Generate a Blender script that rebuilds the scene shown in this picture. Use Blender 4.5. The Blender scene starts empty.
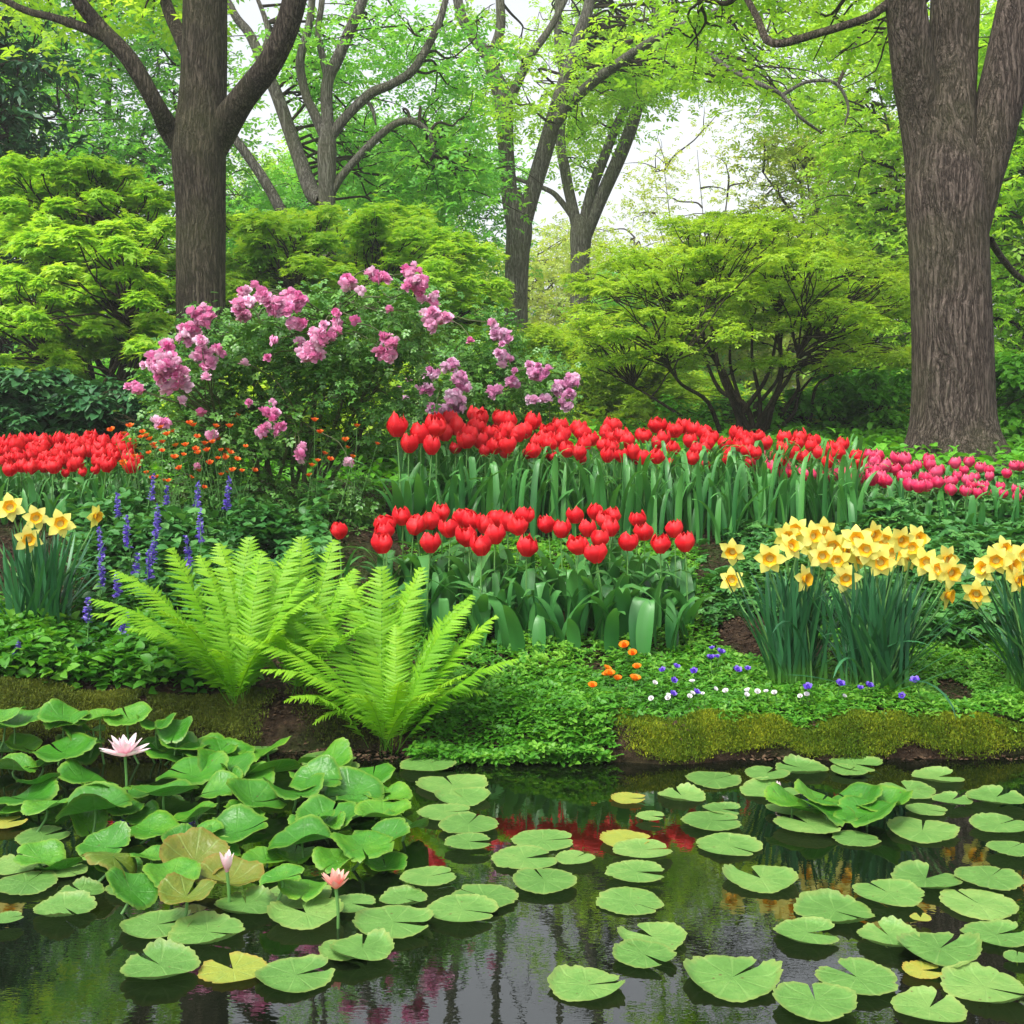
import bpy, math, random
import numpy as np
R = math.radians
rng = np.random.default_rng(7)
random.seed(7)
sc = bpy.context.scene
C = sc.collection

# ------------------------------------------------------------------ camera, sky, sun, exposure
H = 1.2          # eye height above the water
F = 1250.0       # focal length in pixels
HY = 400.0       # horizon row
cam = bpy.data.cameras.new('camera'); co = bpy.data.objects.new('camera', cam); C.objects.link(co)
co.location = (0, 0, H); co.rotation_euler = (R(90), 0, 0)
cam.sensor_width = 36; cam.lens = 36 * F / 1024; cam.shift_y = -(512 - HY) / 1024
cam.clip_start = 0.05; cam.clip_end = 600
sc.camera = co

SUN_EL, SUN_AZ = 58, 215
w = bpy.data.worlds.new('World'); sc.world = w; w.use_nodes = True
nt = w.node_tree; nt.nodes.clear()
sky = nt.nodes.new('ShaderNodeTexSky'); sky.sky_type = 'NISHITA'; sky.sun_disc = False
sky.sun_elevation = R(SUN_EL); sky.sun_rotation = R(SUN_AZ); sky.dust_density = 4; sky.air_density = 1.0
hs = nt.nodes.new('ShaderNodeHueSaturation'); hs.inputs['Saturation'].default_value = 0.22
bg = nt.nodes.new('ShaderNodeBackground'); bg.inputs['Strength'].default_value = 0.15
ow = nt.nodes.new('ShaderNodeOutputWorld')
nt.links.new(sky.outputs[0], hs.inputs['Color']); nt.links.new(hs.outputs[0], bg.inputs[0]); nt.links.new(bg.outputs[0], ow.inputs[0])
sl = bpy.data.lights.new('sun', 'SUN'); sl.energy = 1.5; sl.angle = R(14); sl.color = (1, .96, .88)
so = bpy.data.objects.new('sun', sl); C.objects.link(so)
so.rotation_euler = (R(90 - SUN_EL), 0, R(180 - SUN_AZ)); so.location = (0, 0, 30)
sc.view_settings.view_transform = 'Standard'; sc.view_settings.look = 'None'
sc.view_settings.exposure = 1.1; sc.view_settings.gamma = 1
sc.cycles.max_bounces = 7; sc.cycles.diffuse_bounces = 3; sc.cycles.glossy_bounces = 3; sc.cycles.transmission_bounces = 4
sc.cycles.transparent_max_bounces = 4; sc.cycles.caustics_reflective = False; sc.cycles.caustics_refractive = False
sc.cycles.use_adaptive_sampling = True

# ------------------------------------------------------------------ helpers
def P(px, py, Y):
    return np.array([(px - 512) / F * Y, Y, H - (py - HY) / F * Y])
def S(px, Y): return px / F * Y          # pixels to metres at depth Y
def U(a, b, n=None): return rng.uniform(a, b, n)
_ns = np.random.default_rng(3); _nd = _ns.normal(size=(24, 3)); _nd /= np.linalg.norm(_nd, axis=1)[:, None]; _np = _ns.uniform(0, 6.28, 24)
def noise(p, f=1.0, octv=3):
    p = np.asarray(p, float); out = 0; a = 1; k = 0
    for o in range(octv):
        for j in range(6):
            out = out + a * np.sin((p @ _nd[(k) % 24]) * f * (1 + .23 * j) + _np[k % 24]); k += 1
        f *= 2.1; a *= .5
    return out / 6

class MB:
    def __init__(s): s.v = []; s.f = []; s.t = []; s.a = []; s.n = 0
    def add(s, v, f, tint=0.5, along=0.0):
        v = np.asarray(v, float).reshape(-1, 3); n = len(v)
        f = np.asarray(f, int)
        s.v.append(v); s.f.append(f + s.n)
        s.t.append(np.broadcast_to(np.asarray(tint, float), (n,))); s.a.append(np.broadcast_to(np.asarray(along, float), (n,)))
        s.n += n
    def build(s, name, mat, parent=None, smooth=True):
        me = bpy.data.meshes.new(name)
        v = np.concatenate(s.v); me.vertices.add(len(v)); me.vertices.foreach_set('co', v.ravel())
        loops = np.concatenate([f.ravel() for f in s.f]); tot = np.concatenate([np.full(len(f), f.shape[1]) for f in s.f])
        me.loops.add(len(loops)); me.loops.foreach_set('vertex_index', loops)
        st = np.concatenate([[0], np.cumsum(tot)[:-1]])
        me.polygons.add(len(tot)); me.polygons.foreach_set('loop_start', st); me.polygons.foreach_set('loop_total', tot)
        if smooth: me.polygons.foreach_set('use_smooth', np.ones(len(tot), bool))
        for nm, arr in (('tint', s.t), ('along', s.a)):
            at = me.attributes.new(nm, 'FLOAT', 'POINT'); at.data.foreach_set('value', np.concatenate(arr).astype(np.float32))
        me.update(); me.validate()
        me.materials.append(mat)
        o = bpy.data.objects.new(name, me); C.objects.link(o)
        if parent is not None: o.parent = parent
        return o

def tag(o, label=None, cat=None, group=None, kind=None):
    if label: o['label'] = label
    if cat: o['category'] = cat
    if group: o['group'] = group
    if kind: o['kind'] = kind
    return o
def thing(name, label, cat, loc=(0, 0, 0), rz=0, group=None):
    o = bpy.data.objects.new(name, None); C.objects.link(o); o.empty_display_size = .05
    o.location = tuple(loc); o.rotation_euler = (0, 0, rz); return tag(o, label, cat, group)
def copy_tree(o, parent=None):
    c = o.copy(); C.objects.link(c); c.parent = parent
    for ch in [x for x in KIDS.get(o.name, [])]: copy_tree(ch, c)
    return c
KIDS = {}
def reg(o):                      # remember a prototype's children so that copying stays fast
    KIDS[o.name] = list(o.children)
    for c in o.children: reg(c)
ORD = ['leftmost', 'second from the left', 'third from the left', 'fourth from the left', 'fifth from the left', 'sixth from the left',
       'seventh from the left', 'eighth from the left', 'ninth from the left', 'tenth from the left', 'eleventh from the left', 'twelfth from the left',
       'thirteenth from the left', 'fourteenth from the left', 'fifteenth from the left', 'sixteenth from the left', 'seventeenth from the left',
       'eighteenth from the left', 'nineteenth from the left', 'twentieth from the left', 'twenty-first from the left', 'twenty-second from the left', 'twenty-third from the left', 'twenty-fourth from the left']
for _i in range(25, 60): ORD.append(({3: 'thirty', 4: 'forty', 5: 'fifty', 2: 'twenty'}[_i // 10]) + {0: 'th', 1: '-first', 2: '-second', 3: '-third', 4: '-fourth', 5: '-fifth', 6: '-sixth', 7: '-seventh', 8: '-eighth', 9: '-ninth'}[_i % 10].replace('th', 'th') + ' from the left')
ORD = [q.replace('thirtyth', 'thirtieth').replace('fortyth', 'fortieth').replace('fiftyth', 'fiftieth') for q in ORD]
def ordinal(i, n):
    return 'rightmost' if (i == n - 1 and n > 1) else ORD[i]

def rotm(yaw, pitch, roll):
    cy, sy, cp, sp, cr, sr = np.cos(yaw), np.sin(yaw), np.cos(pitch), np.sin(pitch), np.cos(roll), np.sin(roll)
    z = np.zeros_like(cy); o = np.ones_like(cy)
    Rz = np.array([[cy, -sy, z], [sy, cy, z], [z, z, o]]); Rx = np.array([[o, z, z], [z, cp, -sp], [z, sp, cp]]); Ry = np.array([[cr, z, sr], [z, o, z], [-sr, z, cr]])
    return np.einsum('ijn,jkn,kln->nil', Rz, Rx, Ry)
def scatter(mb, tmpl, pos, yaw, pitch, roll, scale, tint):
    tv, tf, ta = tmpl; n = len(pos); k = len(tv)
    M = rotm(yaw, pitch, roll)
    v = np.einsum('nij,kj->nki', M, tv) * np.reshape(scale, (-1, 1, 1)) + pos[:, None, :]
    f = (tf[None] + (np.arange(n) * k)[:, None, None]).reshape(-1, tf.shape[1])
    mb.add(v.reshape(-1, 3), f, np.repeat(tint, k), np.tile(ta, n))
def merge(*ts):
    v = []; f = []; a = []; n = 0
    for t in ts: v.append(t[0]); f.append(t[1] + n); a.append(t[2]); n += len(t[0])
    return np.concatenate(v), np.concatenate(f), np.concatenate(a)
def xf(t, yaw=0, pitch=0, roll=0, s=1, loc=(0, 0, 0)):
    M = rotm(np.array([yaw]), np.array([pitch]), np.array([roll]))[0]
    return (t[0] * s) @ M.T + np.array(loc), t[1], t[2]
# leaf shapes, unit length along +y
def diamond(wd=.5, fold=.12):
    return np.array([[0, 0, 0], [wd / 2, .42, fold], [0, 1, -.05], [-wd / 2, .42, fold]], float), np.array([[0, 1, 2, 3]]), np.array([0, .4, 1, .4])
def strip(L, W, nt=6, ns=2, prof=None, cen=None, cup=0.0, wav=0.0, ph=0):
    """blade: centre line cen(t)->(y,z), half width W/2*prof(t)"""
    prof = prof or (lambda t: np.sin(np.pi * t ** .8) ** .7); cen = cen or (lambda t: (t, 0 * t))
    t = np.linspace(0, 1, nt + 1); s = np.linspace(-1, 1, ns + 1)
    y, z = cen(t); wd = W / 2 * np.maximum(prof(t), 0.0)
    V = np.zeros((nt + 1, ns + 1, 3)); V[..., 0] = s[None] * wd[:, None]; V[..., 1] = L * y[:, None]
    V[..., 2] = L * z[:, None] + cup * wd[:, None] * np.abs(s)[None] ** 1.5 + wav * np.sin(t * 9 + ph)[:, None] * s[None] * W
    i = np.arange(nt)[:, None] * (ns + 1) + np.arange(ns)[None]; i = i.ravel()
    return V.reshape(-1, 3), np.stack([i, i + 1, i + ns + 2, i + ns + 1], 1), np.repeat(t, ns + 1)
T_DIA = diamond(); T_NARROW = diamond(.3)
T_OVAL = strip(1, .62, 4, 2, lambda t: np.sin(np.pi * t ** .85) ** .8, lambda t: (t, .18 * t - .28 * t * t), .35)
T_MAPLE = merge(*[xf(diamond(.34, .04), yaw=a, s=q) for a, q in ((0, 1), (.85, .85), (-.85, .85), (1.75, .55), (-1.75, .55))])
T_SPRAY = merge(*[xf(T_DIA, yaw=a, pitch=p, s=q, loc=(0, l, 0)) for a, q, l, p in ((0, .6, .5, .1), (.9, .55, .3, .2), (-1.0, .55, .38, -.2), (1.3, .5, .05, -.2), (-1.2, .5, .1, .2))])

def crom(pts, n):
    p = np.array(pts, float); p = np.vstack([2 * p[0] - p[1], p, 2 * p[-1] - p[-2]])
    out = []; m = len(p) - 3
    for i in range(m):
        t = np.linspace(0, 1, n, endpoint=(i == m - 1))[:, None]
        a, b, c, d = p[i:i + 4]
        out.append(.5 * ((2 * b) + (-a + c) * t + (2 * a - 5 * b + 4 * c - d) * t ** 2 + (-a + 3 * b - 3 * c + d) * t ** 3))
    return np.concatenate(out)
def tube(mb, pts, rad, seg=8, n=6, rough=0.0, tint=.5, cap=True):
    """pts control points (k,3), rad radii (k)"""
    q = crom([list(p) + [r] for p, r in zip(pts, rad)], n); p = q[:, :3]; r = np.maximum(q[:, 3], 1e-4)
    d = np.gradient(p, axis=0); d /= np.linalg.norm(d, axis=1)[:, None] + 1e-9
    u = np.cross(d[0], [0.3, 1, 0.1]); u /= np.linalg.norm(u); us = []
    for k in range(len(p)):
        u = u - d[k] * (u @ d[k]); u /= np.linalg.norm(u) + 1e-9; us.append(u)
    us = np.array(us); vs = np.cross(d, us)
    a = np.linspace(0, 2 * np.pi, seg, endpoint=False)
    V = p[:, None] + (us[:, None] * np.cos(a)[None, :, None] + vs[:, None] * np.sin(a)[None, :, None]) * r[:, None, None]
    if rough:
        nn = noise(V.reshape(-1, 3) * [1, 1, .35], 4 / max(r.max(), .05) * .35, 3).reshape(V.shape[:2])
        V = p[:, None] + (V - p[:, None]) * (1 + rough * nn[..., None])
    m = len(p); i = (np.arange(m - 1)[:, None] * seg + np.arange(seg)[None]).ravel(); j = (np.arange(m - 1)[:, None] * seg + (np.arange(seg)[None] + 1) % seg).ravel()
    mb.add(V.reshape(-1, 3), np.stack([i, j, j + seg, i + seg], 1), tint, np.repeat(np.linspace(0, 1, m), seg))
    return p

# ------------------------------------------------------------------ materials
def newmat(name):
    m = bpy.data.materials.new(name); m.use_nodes = True; n = m.node_tree; n.nodes.clear()
    return m, n
def nd(n, t, **k):
    x = n.nodes.new(t)
    for a, b in k.items(): setattr(x, a, b)
    return x
def ramp(n, stops, src):
    r = nd(n, 'ShaderNodeValToRGB'); e = r.color_ramp.elements
    while len(e) < len(stops): e.new(.5)
    for i, (p, c) in enumerate(stops): e[i].position = p; e[i].color = (*c, 1)
    n.links.new(src, r.inputs[0]); return r.outputs[0]
def leaf_mat(name, cols, rough=.5, trans=.35, spec=.35, tip=None, tcol=None, nz=6.0, bump=0.0):
    """cols: list of colours picked per leaf (botanical variation); tip: colour towards the leaf end"""
    m, n = newmat(name); L = n.links
    at = nd(n, 'ShaderNodeAttribute', attribute_name='tint')
    no = nd(n, 'ShaderNodeTexNoise'); no.inputs['Scale'].default_value = nz; no.inputs['Detail'].default_value = 2
    geo = nd(n, 'ShaderNodeNewGeometry'); L.new(geo.outputs['Position'], no.inputs['Vector'])
    oi = nd(n, 'ShaderNodeObjectInfo')
    mx = nd(n, 'ShaderNodeMath', operation='MULTIPLY_ADD'); L.new(no.outputs[0], mx.inputs[0]); mx.inputs[1].default_value = .5; L.new(at.outputs['Fac'], mx.inputs[2])
    m2 = nd(n, 'ShaderNodeMath', operation='MULTIPLY_ADD'); L.new(oi.outputs['Random'], m2.inputs[0]); m2.inputs[1].default_value = .2; L.new(mx.outputs[0], m2.inputs[2])
    m3 = nd(n, 'ShaderNodeMath', operation='SUBTRACT'); L.new(m2.outputs[0], m3.inputs[0]); m3.inputs[1].default_value = .35
    c = ramp(n, [(i / (len(cols) - 1), k) for i, k in enumerate(cols)], m3.outputs[0])
    if tip:
        al = nd(n, 'ShaderNodeAttribute', attribute_name='along')
        mr = nd(n, 'ShaderNodeMapRange'); mr.inputs[1].default_value = tip[1]; mr.inputs[2].default_value = tip[2]; L.new(al.outputs['Fac'], mr.inputs[0])
        mm = nd(n, 'ShaderNodeMix', data_type='RGBA'); L.new(mr.outputs[0], mm.inputs[0]); L.new(c, mm.inputs[6]); mm.inputs[7].default_value = (*tip[0], 1); c = mm.outputs[2]
    p = nd(n, 'ShaderNodeBsdfPrincipled'); L.new(c, p.inputs['Base Color']); p.inputs['Roughness'].default_value = rough; p.inputs['Specular IOR Level'].default_value = spec
    tr = nd(n, 'ShaderNodeBsdfTranslucent')
    g = nd(n, 'ShaderNodeMix', data_type='RGBA', blend_type='MULTIPLY'); g.inputs[0].default_value = 1; L.new(c, g.inputs[6]); g.inputs[7].default_value = (*(tcol or (1.5, 1.35, .6)), 1)
    L.new(g.outputs[2], tr.inputs[0])
    if bump:
        nb = nd(n, 'ShaderNodeTexNoise'); nb.inputs['Scale'].default_value = 90; L.new(geo.outputs['Position'], nb.inputs['Vector'])
        b = nd(n, 'ShaderNodeBump'); b.inputs['Strength'].default_value = bump; b.inputs['Distance'].default_value = .004; L.new(nb.outputs[0], b.inputs['Height']); L.new(b.outputs[0], p.inputs['Normal'])
    ms = nd(n, 'ShaderNodeMixShader'); ms.inputs[0].default_value = trans; L.new(p.outputs[0], ms.inputs[1]); L.new(tr.outputs[0], ms.inputs[2])
    o = nd(n, 'ShaderNodeOutputMaterial'); L.new(ms.outputs[0], o.inputs[0])
    return m
def bark_mat(name, c1, c2, c3, sc_=1.0, moss=.0, dist=.03):
    m, n = newmat(name); L = n.links
    tc = nd(n, 'ShaderNodeTexCoord')
    nz = nd(n, 'ShaderNodeTexNoise'); nz.inputs['Scale'].default_value = 2.2 * sc_; nz.inputs['Detail'].default_value = 3; L.new(tc.outputs['Object'], nz.inputs['Vector'])
    sub = nd(n, 'ShaderNodeVectorMath', operation='MULTIPLY_ADD'); L.new(nz.outputs['Color'], sub.inputs[0]); sub.inputs[1].default_value = (.10 / sc_, .10 / sc_, .3 / sc_); L.new(tc.outputs['Object'], sub.inputs[2])
    def ridged(sx, sz, det):
        mp = nd(n, 'ShaderNodeMapping'); mp.inputs['Scale'].default_value = (sx * sc_, sx * sc_, sz * sc_); L.new(sub.outputs[0], mp.inputs[0])
        q = nd(n, 'ShaderNodeTexNoise'); q.inputs['Scale'].default_value = 1; q.inputs['Detail'].default_value = det; q.inputs['Roughness'].default_value = .6; L.new(mp.outputs[0], q.inputs['Vector'])
        a_ = nd(n, 'ShaderNodeMath', operation='SUBTRACT'); L.new(q.outputs[0], a_.inputs[0]); a_.inputs[1].default_value = .5
        b_ = nd(n, 'ShaderNodeMath', operation='ABSOLUTE'); L.new(a_.outputs[0], b_.inputs[0])
        c_ = nd(n, 'ShaderNodeMapRange'); c_.inputs[2].default_value = .16; L.new(b_.outputs[0], c_.inputs[0]); return c_.outputs[0]
    r1 = ridged(36, 3.2, 4); r2 = ridged(80, 11, 4)
    mp2 = nd(n, 'ShaderNodeMapping'); mp2.inputs['Scale'].default_value = (90 * sc_, 90 * sc_, 30 * sc_); L.new(tc.outputs['Object'], mp2.inputs[0])
    n2 = nd(n, 'ShaderNodeTexNoise'); n2.inputs['Scale'].default_value = 1; n2.inputs['Detail'].default_value = 6; L.new(mp2.outputs[0], n2.inputs['Vector'])
    mr = nd(n, 'ShaderNodeMath', operation='MULTIPLY_ADD'); L.new(r2, mr.inputs[0]); mr.inputs[1].default_value = .45; L.new(r1, mr.inputs[2])
    ad = nd(n, 'ShaderNodeMath', operation='MULTIPLY_ADD'); L.new(n2.outputs[0], ad.inputs[0]); ad.inputs[1].default_value = .5; L.new(mr.outputs[0], ad.inputs[2])
    sb = nd(n, 'ShaderNodeMath', operation='SUBTRACT'); L.new(ad.outputs[0], sb.inputs[0]); sb.inputs[1].default_value = .45
    c = ramp(n, [(0, c1), (.4, c2), (1, c3)], sb.outputs[0])
    if moss:
        n3 = nd(n, 'ShaderNodeTexNoise'); n3.inputs['Scale'].default_value = 1.3; n3.inputs['Detail'].default_value = 6; L.new(tc.outputs['Object'], n3.inputs['Vector'])
        r3 = nd(n, 'ShaderNodeMapRange'); r3.inputs[1].default_value = .45; r3.inputs[2].default_value = .75; r3.inputs[4].default_value = moss; L.new(n3.outputs[0], r3.inputs[0])
        mm = nd(n, 'ShaderNodeMix', data_type='RGBA'); L.new(r3.outputs[0], mm.inputs[0]); L.new(c, mm.inputs[6]); mm.inputs[7].default_value = (.13, .15, .05, 1); c = mm.outputs[2]
    p = nd(n, 'ShaderNodeBsdfPrincipled'); L.new(c, p.inputs['Base Color']); p.inputs['Roughness'].default_value = .9; p.inputs['Specular IOR Level'].default_value = .15
    b = nd(n, 'ShaderNodeBump'); b.inputs['Strength'].default_value = 1; b.inputs['Distance'].default_value = dist; L.new(ad.outputs[0], b.inputs['Height']); L.new(b.outputs[0], p.inputs['Normal'])
    o = nd(n, 'ShaderNodeOutputMaterial'); L.new(p.outputs[0], o.inputs[0]); return m

M = {}
M['canopy'] = leaf_mat('canopy_leaf', [(.16, .40, .03), (.28, .55, .05), (.42, .66, .09)], trans=.58)
M['canopy_blue'] = leaf_mat('canopy_emerald_leaf', [(.09, .33, .055), (.16, .48, .07), (.28, .58, .10)], trans=.52)
M['maple'] = leaf_mat('maple_leaf', [(.18, .42, .025), (.32, .58, .045), (.48, .68, .09)], trans=.5)
M['pale'] = leaf_mat('pale_leaf', [(.22, .36, .05), (.36, .50, .08), (.52, .60, .14)], trans=.45)
M['shrub'] = leaf_mat('shrub_leaf', [(.16, .33, .02), (.30, .50, .04), (.44, .60, .08)], trans=.5)
M['dark'] = leaf_mat('dark_leaf', [(.02, .075, .03), (.03, .12, .04), (.06, .18, .05)], trans=.15, rough=.4)
M['conifer'] = leaf_mat('conifer_needle', [(.015, .07, .04), (.03, .12, .05), (.06, .2, .07)], trans=.15)
M['green'] = leaf_mat('bright_green_leaf', [(.05, .22, .015), (.1, .36, .02), (.18, .48, .04)], trans=.35)
M['rose_leaf'] = leaf_mat('rose_leaf', [(.04, .14, .025), (.08, .24, .04), (.17, .37, .06)], trans=.22, rough=.36, spec=.5)
M['cover'] = leaf_mat('cover_leaf', [(.03, .145, .010), (.08, .29, .02), (.23, .48, .05)], trans=.35, rough=.45)
M['cover_teal'] = leaf_mat('cover_teal_leaf', [(.025, .12, .025), (.06, .22, .045), (.16, .38, .09)], trans=.25, rough=.45)
M['moss'] = leaf_mat('moss', [(.05, .12, .01), (.13, .21, .014), (.34, .38, .02)], trans=.2, rough=.9, spec=.1, nz=9)
M['moss_brown'] = leaf_mat('moss_brown', [(.05, .07, .015), (.09, .13, .02), (.17, .2, .025)], trans=.2, rough=.9, spec=.1, nz=9)
M['fern'] = leaf_mat('fern_leaf', [(.08, .27, .01), (.17, .42, .014), (.30, .54, .025)], trans=.4, rough=.5)
M['tulip_leaf'] = leaf_mat('tulip_leaf', [(.025, .13, .032), (.045, .20, .045), (.09, .30, .06)], trans=.25, rough=.4, spec=.45, tip=((.09, .29, .06), .3, 1.0))
M['stem'] = leaf_mat('green_stem', [(.1, .26, .06), (.14, .32, .08)], trans=.1)
M['daff_leaf'] = leaf_mat('daffodil_leaf', [(.02, .10, .04), (.035, .16, .06), (.06, .23, .08)], trans=.15, rough=.42, spec=.45, tip=((.10, .28, .03), .25, 0.0))
M['tulip_red'] = leaf_mat('tulip_red', [(.60, .004, .012), (.76, .01, .022), (.86, .035, .04)], trans=.35, rough=.52, tip=((.85, .07, .06), .85, 1.05), tcol=(1.2, .8, .9))
M['tulip_deep'] = leaf_mat('tulip_deep_red', [(.42, .005, .012), (.6, .008, .018), (.7, .02, .03)], trans=.3, rough=.42, tcol=(1.2, .8, .8))
M['tulip_pink'] = leaf_mat('tulip_pink', [(.6, .01, .06), (.72, .025, .12), (.78, .09, .2)], trans=.3, rough=.42, tip=((.8, .2, .3), .8, 1.1), tcol=(1.2, .8, .9))
M['daff'] = leaf_mat('daffodil_petal', [(.79, .69, .05), (.83, .77, .12), (.86, .82, .24)], trans=.3, tcol=(1.05, 1.05, .5))
M['trumpet'] = leaf_mat('daffodil_trumpet', [(.78, .38, .006), (.82, .48, .01)], trans=.2, tip=((.55, .16, .003), .5, 0.0), tcol=(1.1, 1, .6))
M['rose'] = leaf_mat('rose_petal', [(.80, .22, .49), (.88, .42, .65), (.93, .70, .82)], trans=.3, tcol=(1.1, .9, 1), nz=14)
M['lilac'] = leaf_mat('pale_rose_petal', [(.72, .3, .54), (.83, .5, .70), (.91, .74, .86)], trans=.3, tcol=(1.1, .9, 1), nz=14)
M['orange'] = leaf_mat('orange_petal', [(.6, .03, .01), (.75, .1, .012), (.85, .22, .02)], trans=.3, tcol=(1.1, .9, .8))
M['marigold'] = leaf_mat('marigold_petal', [(.85, .22, .005), (.9, .32, .01)], trans=.3, tcol=(1.1, .9, .8))
M['violet'] = leaf_mat('violet_petal', [(.10, .035, .50), (.16, .08, .65), (.3, .2, .75)], trans=.3, tcol=(1, .9, 1.2))
M['salvia'] = leaf_mat('salvia_petal', [(.10, .06, .42), (.2, .13, .6), (.42, .34, .8)], trans=.4, tcol=(1, .9, 1.2))
M['white'] = leaf_mat('white_petal', [(.75, .72, .75), (.85, .85, .85)], trans=.25, tcol=(1, 1, 1))
M['yellow'] = leaf_mat('yellow_centre', [(.8, .5, .02), (.85, .6, .05)], trans=.1)
M['lily_pink'] = leaf_mat('water_lily_petal', [(.82, .42, .5), (.88, .6, .66)], trans=.3, tip=((.90, .78, .8), .3, 1), tcol=(1, .95, 1))
M['lily_coral'] = leaf_mat('water_lily_coral_petal', [(.8, .2, .16), (.85, .32, .26)], trans=.3, tip=((.88, .5, .42), .3, 1), tcol=(1, .95, 1))
M['bark'] = bark_mat('furrowed_bark', (.06, .045, .036), (.17, .13, .105), (.28, .22, .18), .8, .45, .055)
M['bark_dark'] = bark_mat('dark_bark', (.035, .028, .02), (.10, .08, .06), (.19, .155, .115), 1.0, .5, .04)
M['bark_grey'] = bark_mat('grey_bark', (.08, .075, .06), (.18, .17, .14), (.31, .30, .25), 1.0, .6, .02)
M['twig'] = bark_mat('twig_bark', (.02, .016, .01), (.045, .035, .022), (.09, .075, .05), 2, .2, .004)
M['cane'] = leaf_mat('rose_cane', [(.06, .08, .03), (.10, .11, .04)], trans=.0)

def pad_mat(name, cols, edge, rough=.4, wet=.5, vein=.22):
    m, n = newmat(name); L = n.links
    tc = nd(n, 'ShaderNodeTexCoord'); oi = nd(n, 'ShaderNodeObjectInfo')
    ad = nd(n, 'ShaderNodeVectorMath', operation='MULTIPLY_ADD'); L.new(oi.outputs['Random'], ad.inputs[0]); ad.inputs[1].default_value = (37, 11, 5); L.new(tc.outputs['Object'], ad.inputs[2])
    no = nd(n, 'ShaderNodeTexNoise'); no.inputs['Scale'].default_value = 1.6; no.inputs['Detail'].default_value = 6; no.inputs['Roughness'].default_value = .65; L.new(ad.outputs[0], no.inputs['Vector'])
    m2 = nd(n, 'ShaderNodeMath', operation='MULTIPLY_ADD'); L.new(oi.outputs['Random'], m2.inputs[0]); m2.inputs[1].default_value = .45; L.new(no.outputs[0], m2.inputs[2])
    m3 = nd(n, 'ShaderNodeMath', operation='SUBTRACT'); L.new(m2.outputs[0], m3.inputs[0]); m3.inputs[1].default_value = .22
    c = ramp(n, [(i / (len(cols) - 1), k) for i, k in enumerate(cols)], m3.outputs[0])
    # radial veins
    sx = nd(n, 'ShaderNodeSeparateXYZ'); L.new(tc.outputs['Object'], sx.inputs[0])
    an = nd(n, 'ShaderNodeMath', operation='ARCTAN2'); L.new(sx.outputs[1], an.inputs[0]); L.new(sx.outputs[0], an.inputs[1])
    mu = nd(n, 'ShaderNodeMath', operation='MULTIPLY'); L.new(an.outputs[0], mu.inputs[0]); mu.inputs[1].default_value = 9
    si = nd(n, 'ShaderNodeMath', operation='COSINE'); L.new(mu.outputs[0], si.inputs[0])
    ab = nd(n, 'ShaderNodeMapRange'); ab.inputs[1].default_value = .86; ab.inputs[2].default_value = 1; L.new(si.outputs[0], ab.inputs[0])
    al = nd(n, 'ShaderNodeAttribute', attribute_name='along')
    er = nd(n, 'ShaderNodeMapRange'); er.inputs[1].default_value = .86; er.inputs[2].default_value = 1.0; er.inputs[4].default_value = .75; L.new(al.outputs['Fac'], er.inputs[0])
    em = nd(n, 'ShaderNodeMath', operation='MULTIPLY'); L.new(er.outputs[0], em.inputs[0]); L.new(no.outputs[0], em.inputs[1])
    mm = nd(n, 'ShaderNodeMix', data_type='RGBA'); L.new(em.outputs[0], mm.inputs[0]); L.new(c, mm.inputs[6]); mm.inputs[7].default_value = (*edge, 1)
    vm = nd(n, 'ShaderNodeMath', operation='MULTIPLY'); L.new(ab.outputs[0], vm.inputs[0]); vm.inputs[1].default_value = vein
    mv = nd(n, 'ShaderNodeMix', data_type='RGBA'); L.new(vm.outputs[0], mv.inputs[0]); L.new(mm.outputs[2], mv.inputs[6]); mv.inputs[7].default_value = (.3, .48, .14, 1)
    vs = nd(n, 'ShaderNodeTexVoronoi'); vs.inputs['Scale'].default_value = 4.5; L.new(ad.outputs[0], vs.inputs['Vector'])
    sx2 = nd(n, 'ShaderNodeSeparateXYZ'); L.new(vs.outputs['Color'], sx2.inputs[0])
    th = nd(n, 'ShaderNodeMath', operation='MULTIPLY'); L.new(sx2.outputs[0], th.inputs[0]); th.inputs[1].default_value = .16
    lt = nd(n, 'ShaderNodeMath', operation='LESS_THAN'); L.new(vs.outputs['Distance'], lt.inputs[0]); L.new(th.outputs[0], lt.inputs[1])
    g2 = nd(n, 'ShaderNodeMath', operation='GREATER_THAN'); L.new(sx2.outputs[1], g2.inputs[0]); g2.inputs[1].default_value = .6
    l2 = nd(n, 'ShaderNodeMath', operation='MULTIPLY'); L.new(lt.outputs[0], l2.inputs[0]); L.new(g2.outputs[0], l2.inputs[1])
    l3 = nd(n, 'ShaderNodeMath', operation='MULTIPLY'); L.new(l2.outputs[0], l3.inputs[0]); l3.inputs[1].default_value = .75
    mq = nd(n, 'ShaderNodeMix', data_type='RGBA'); L.new(l3.outputs[0], mq.inputs[0]); L.new(mv.outputs[2], mq.inputs[6]); mq.inputs[7].default_value = (.12, .08, .025, 1); mv = mq
    p = nd(n, 'ShaderNodeBsdfPrincipled'); L.new(mv.outputs[2], p.inputs['Base Color']); p.inputs['Roughness'].default_value = rough; p.inputs['Specular IOR Level'].default_value = wet
    b = nd(n, 'ShaderNodeBump'); b.inputs['Strength'].default_value = .5; b.inputs['Distance'].default_value = .006
    n4 = nd(n, 'ShaderNodeTexNoise'); n4.inputs['Scale'].default_value = 7; n4.inputs['Detail'].default_value = 4; L.new(ad.outputs[0], n4.inputs['Vector'])
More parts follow.
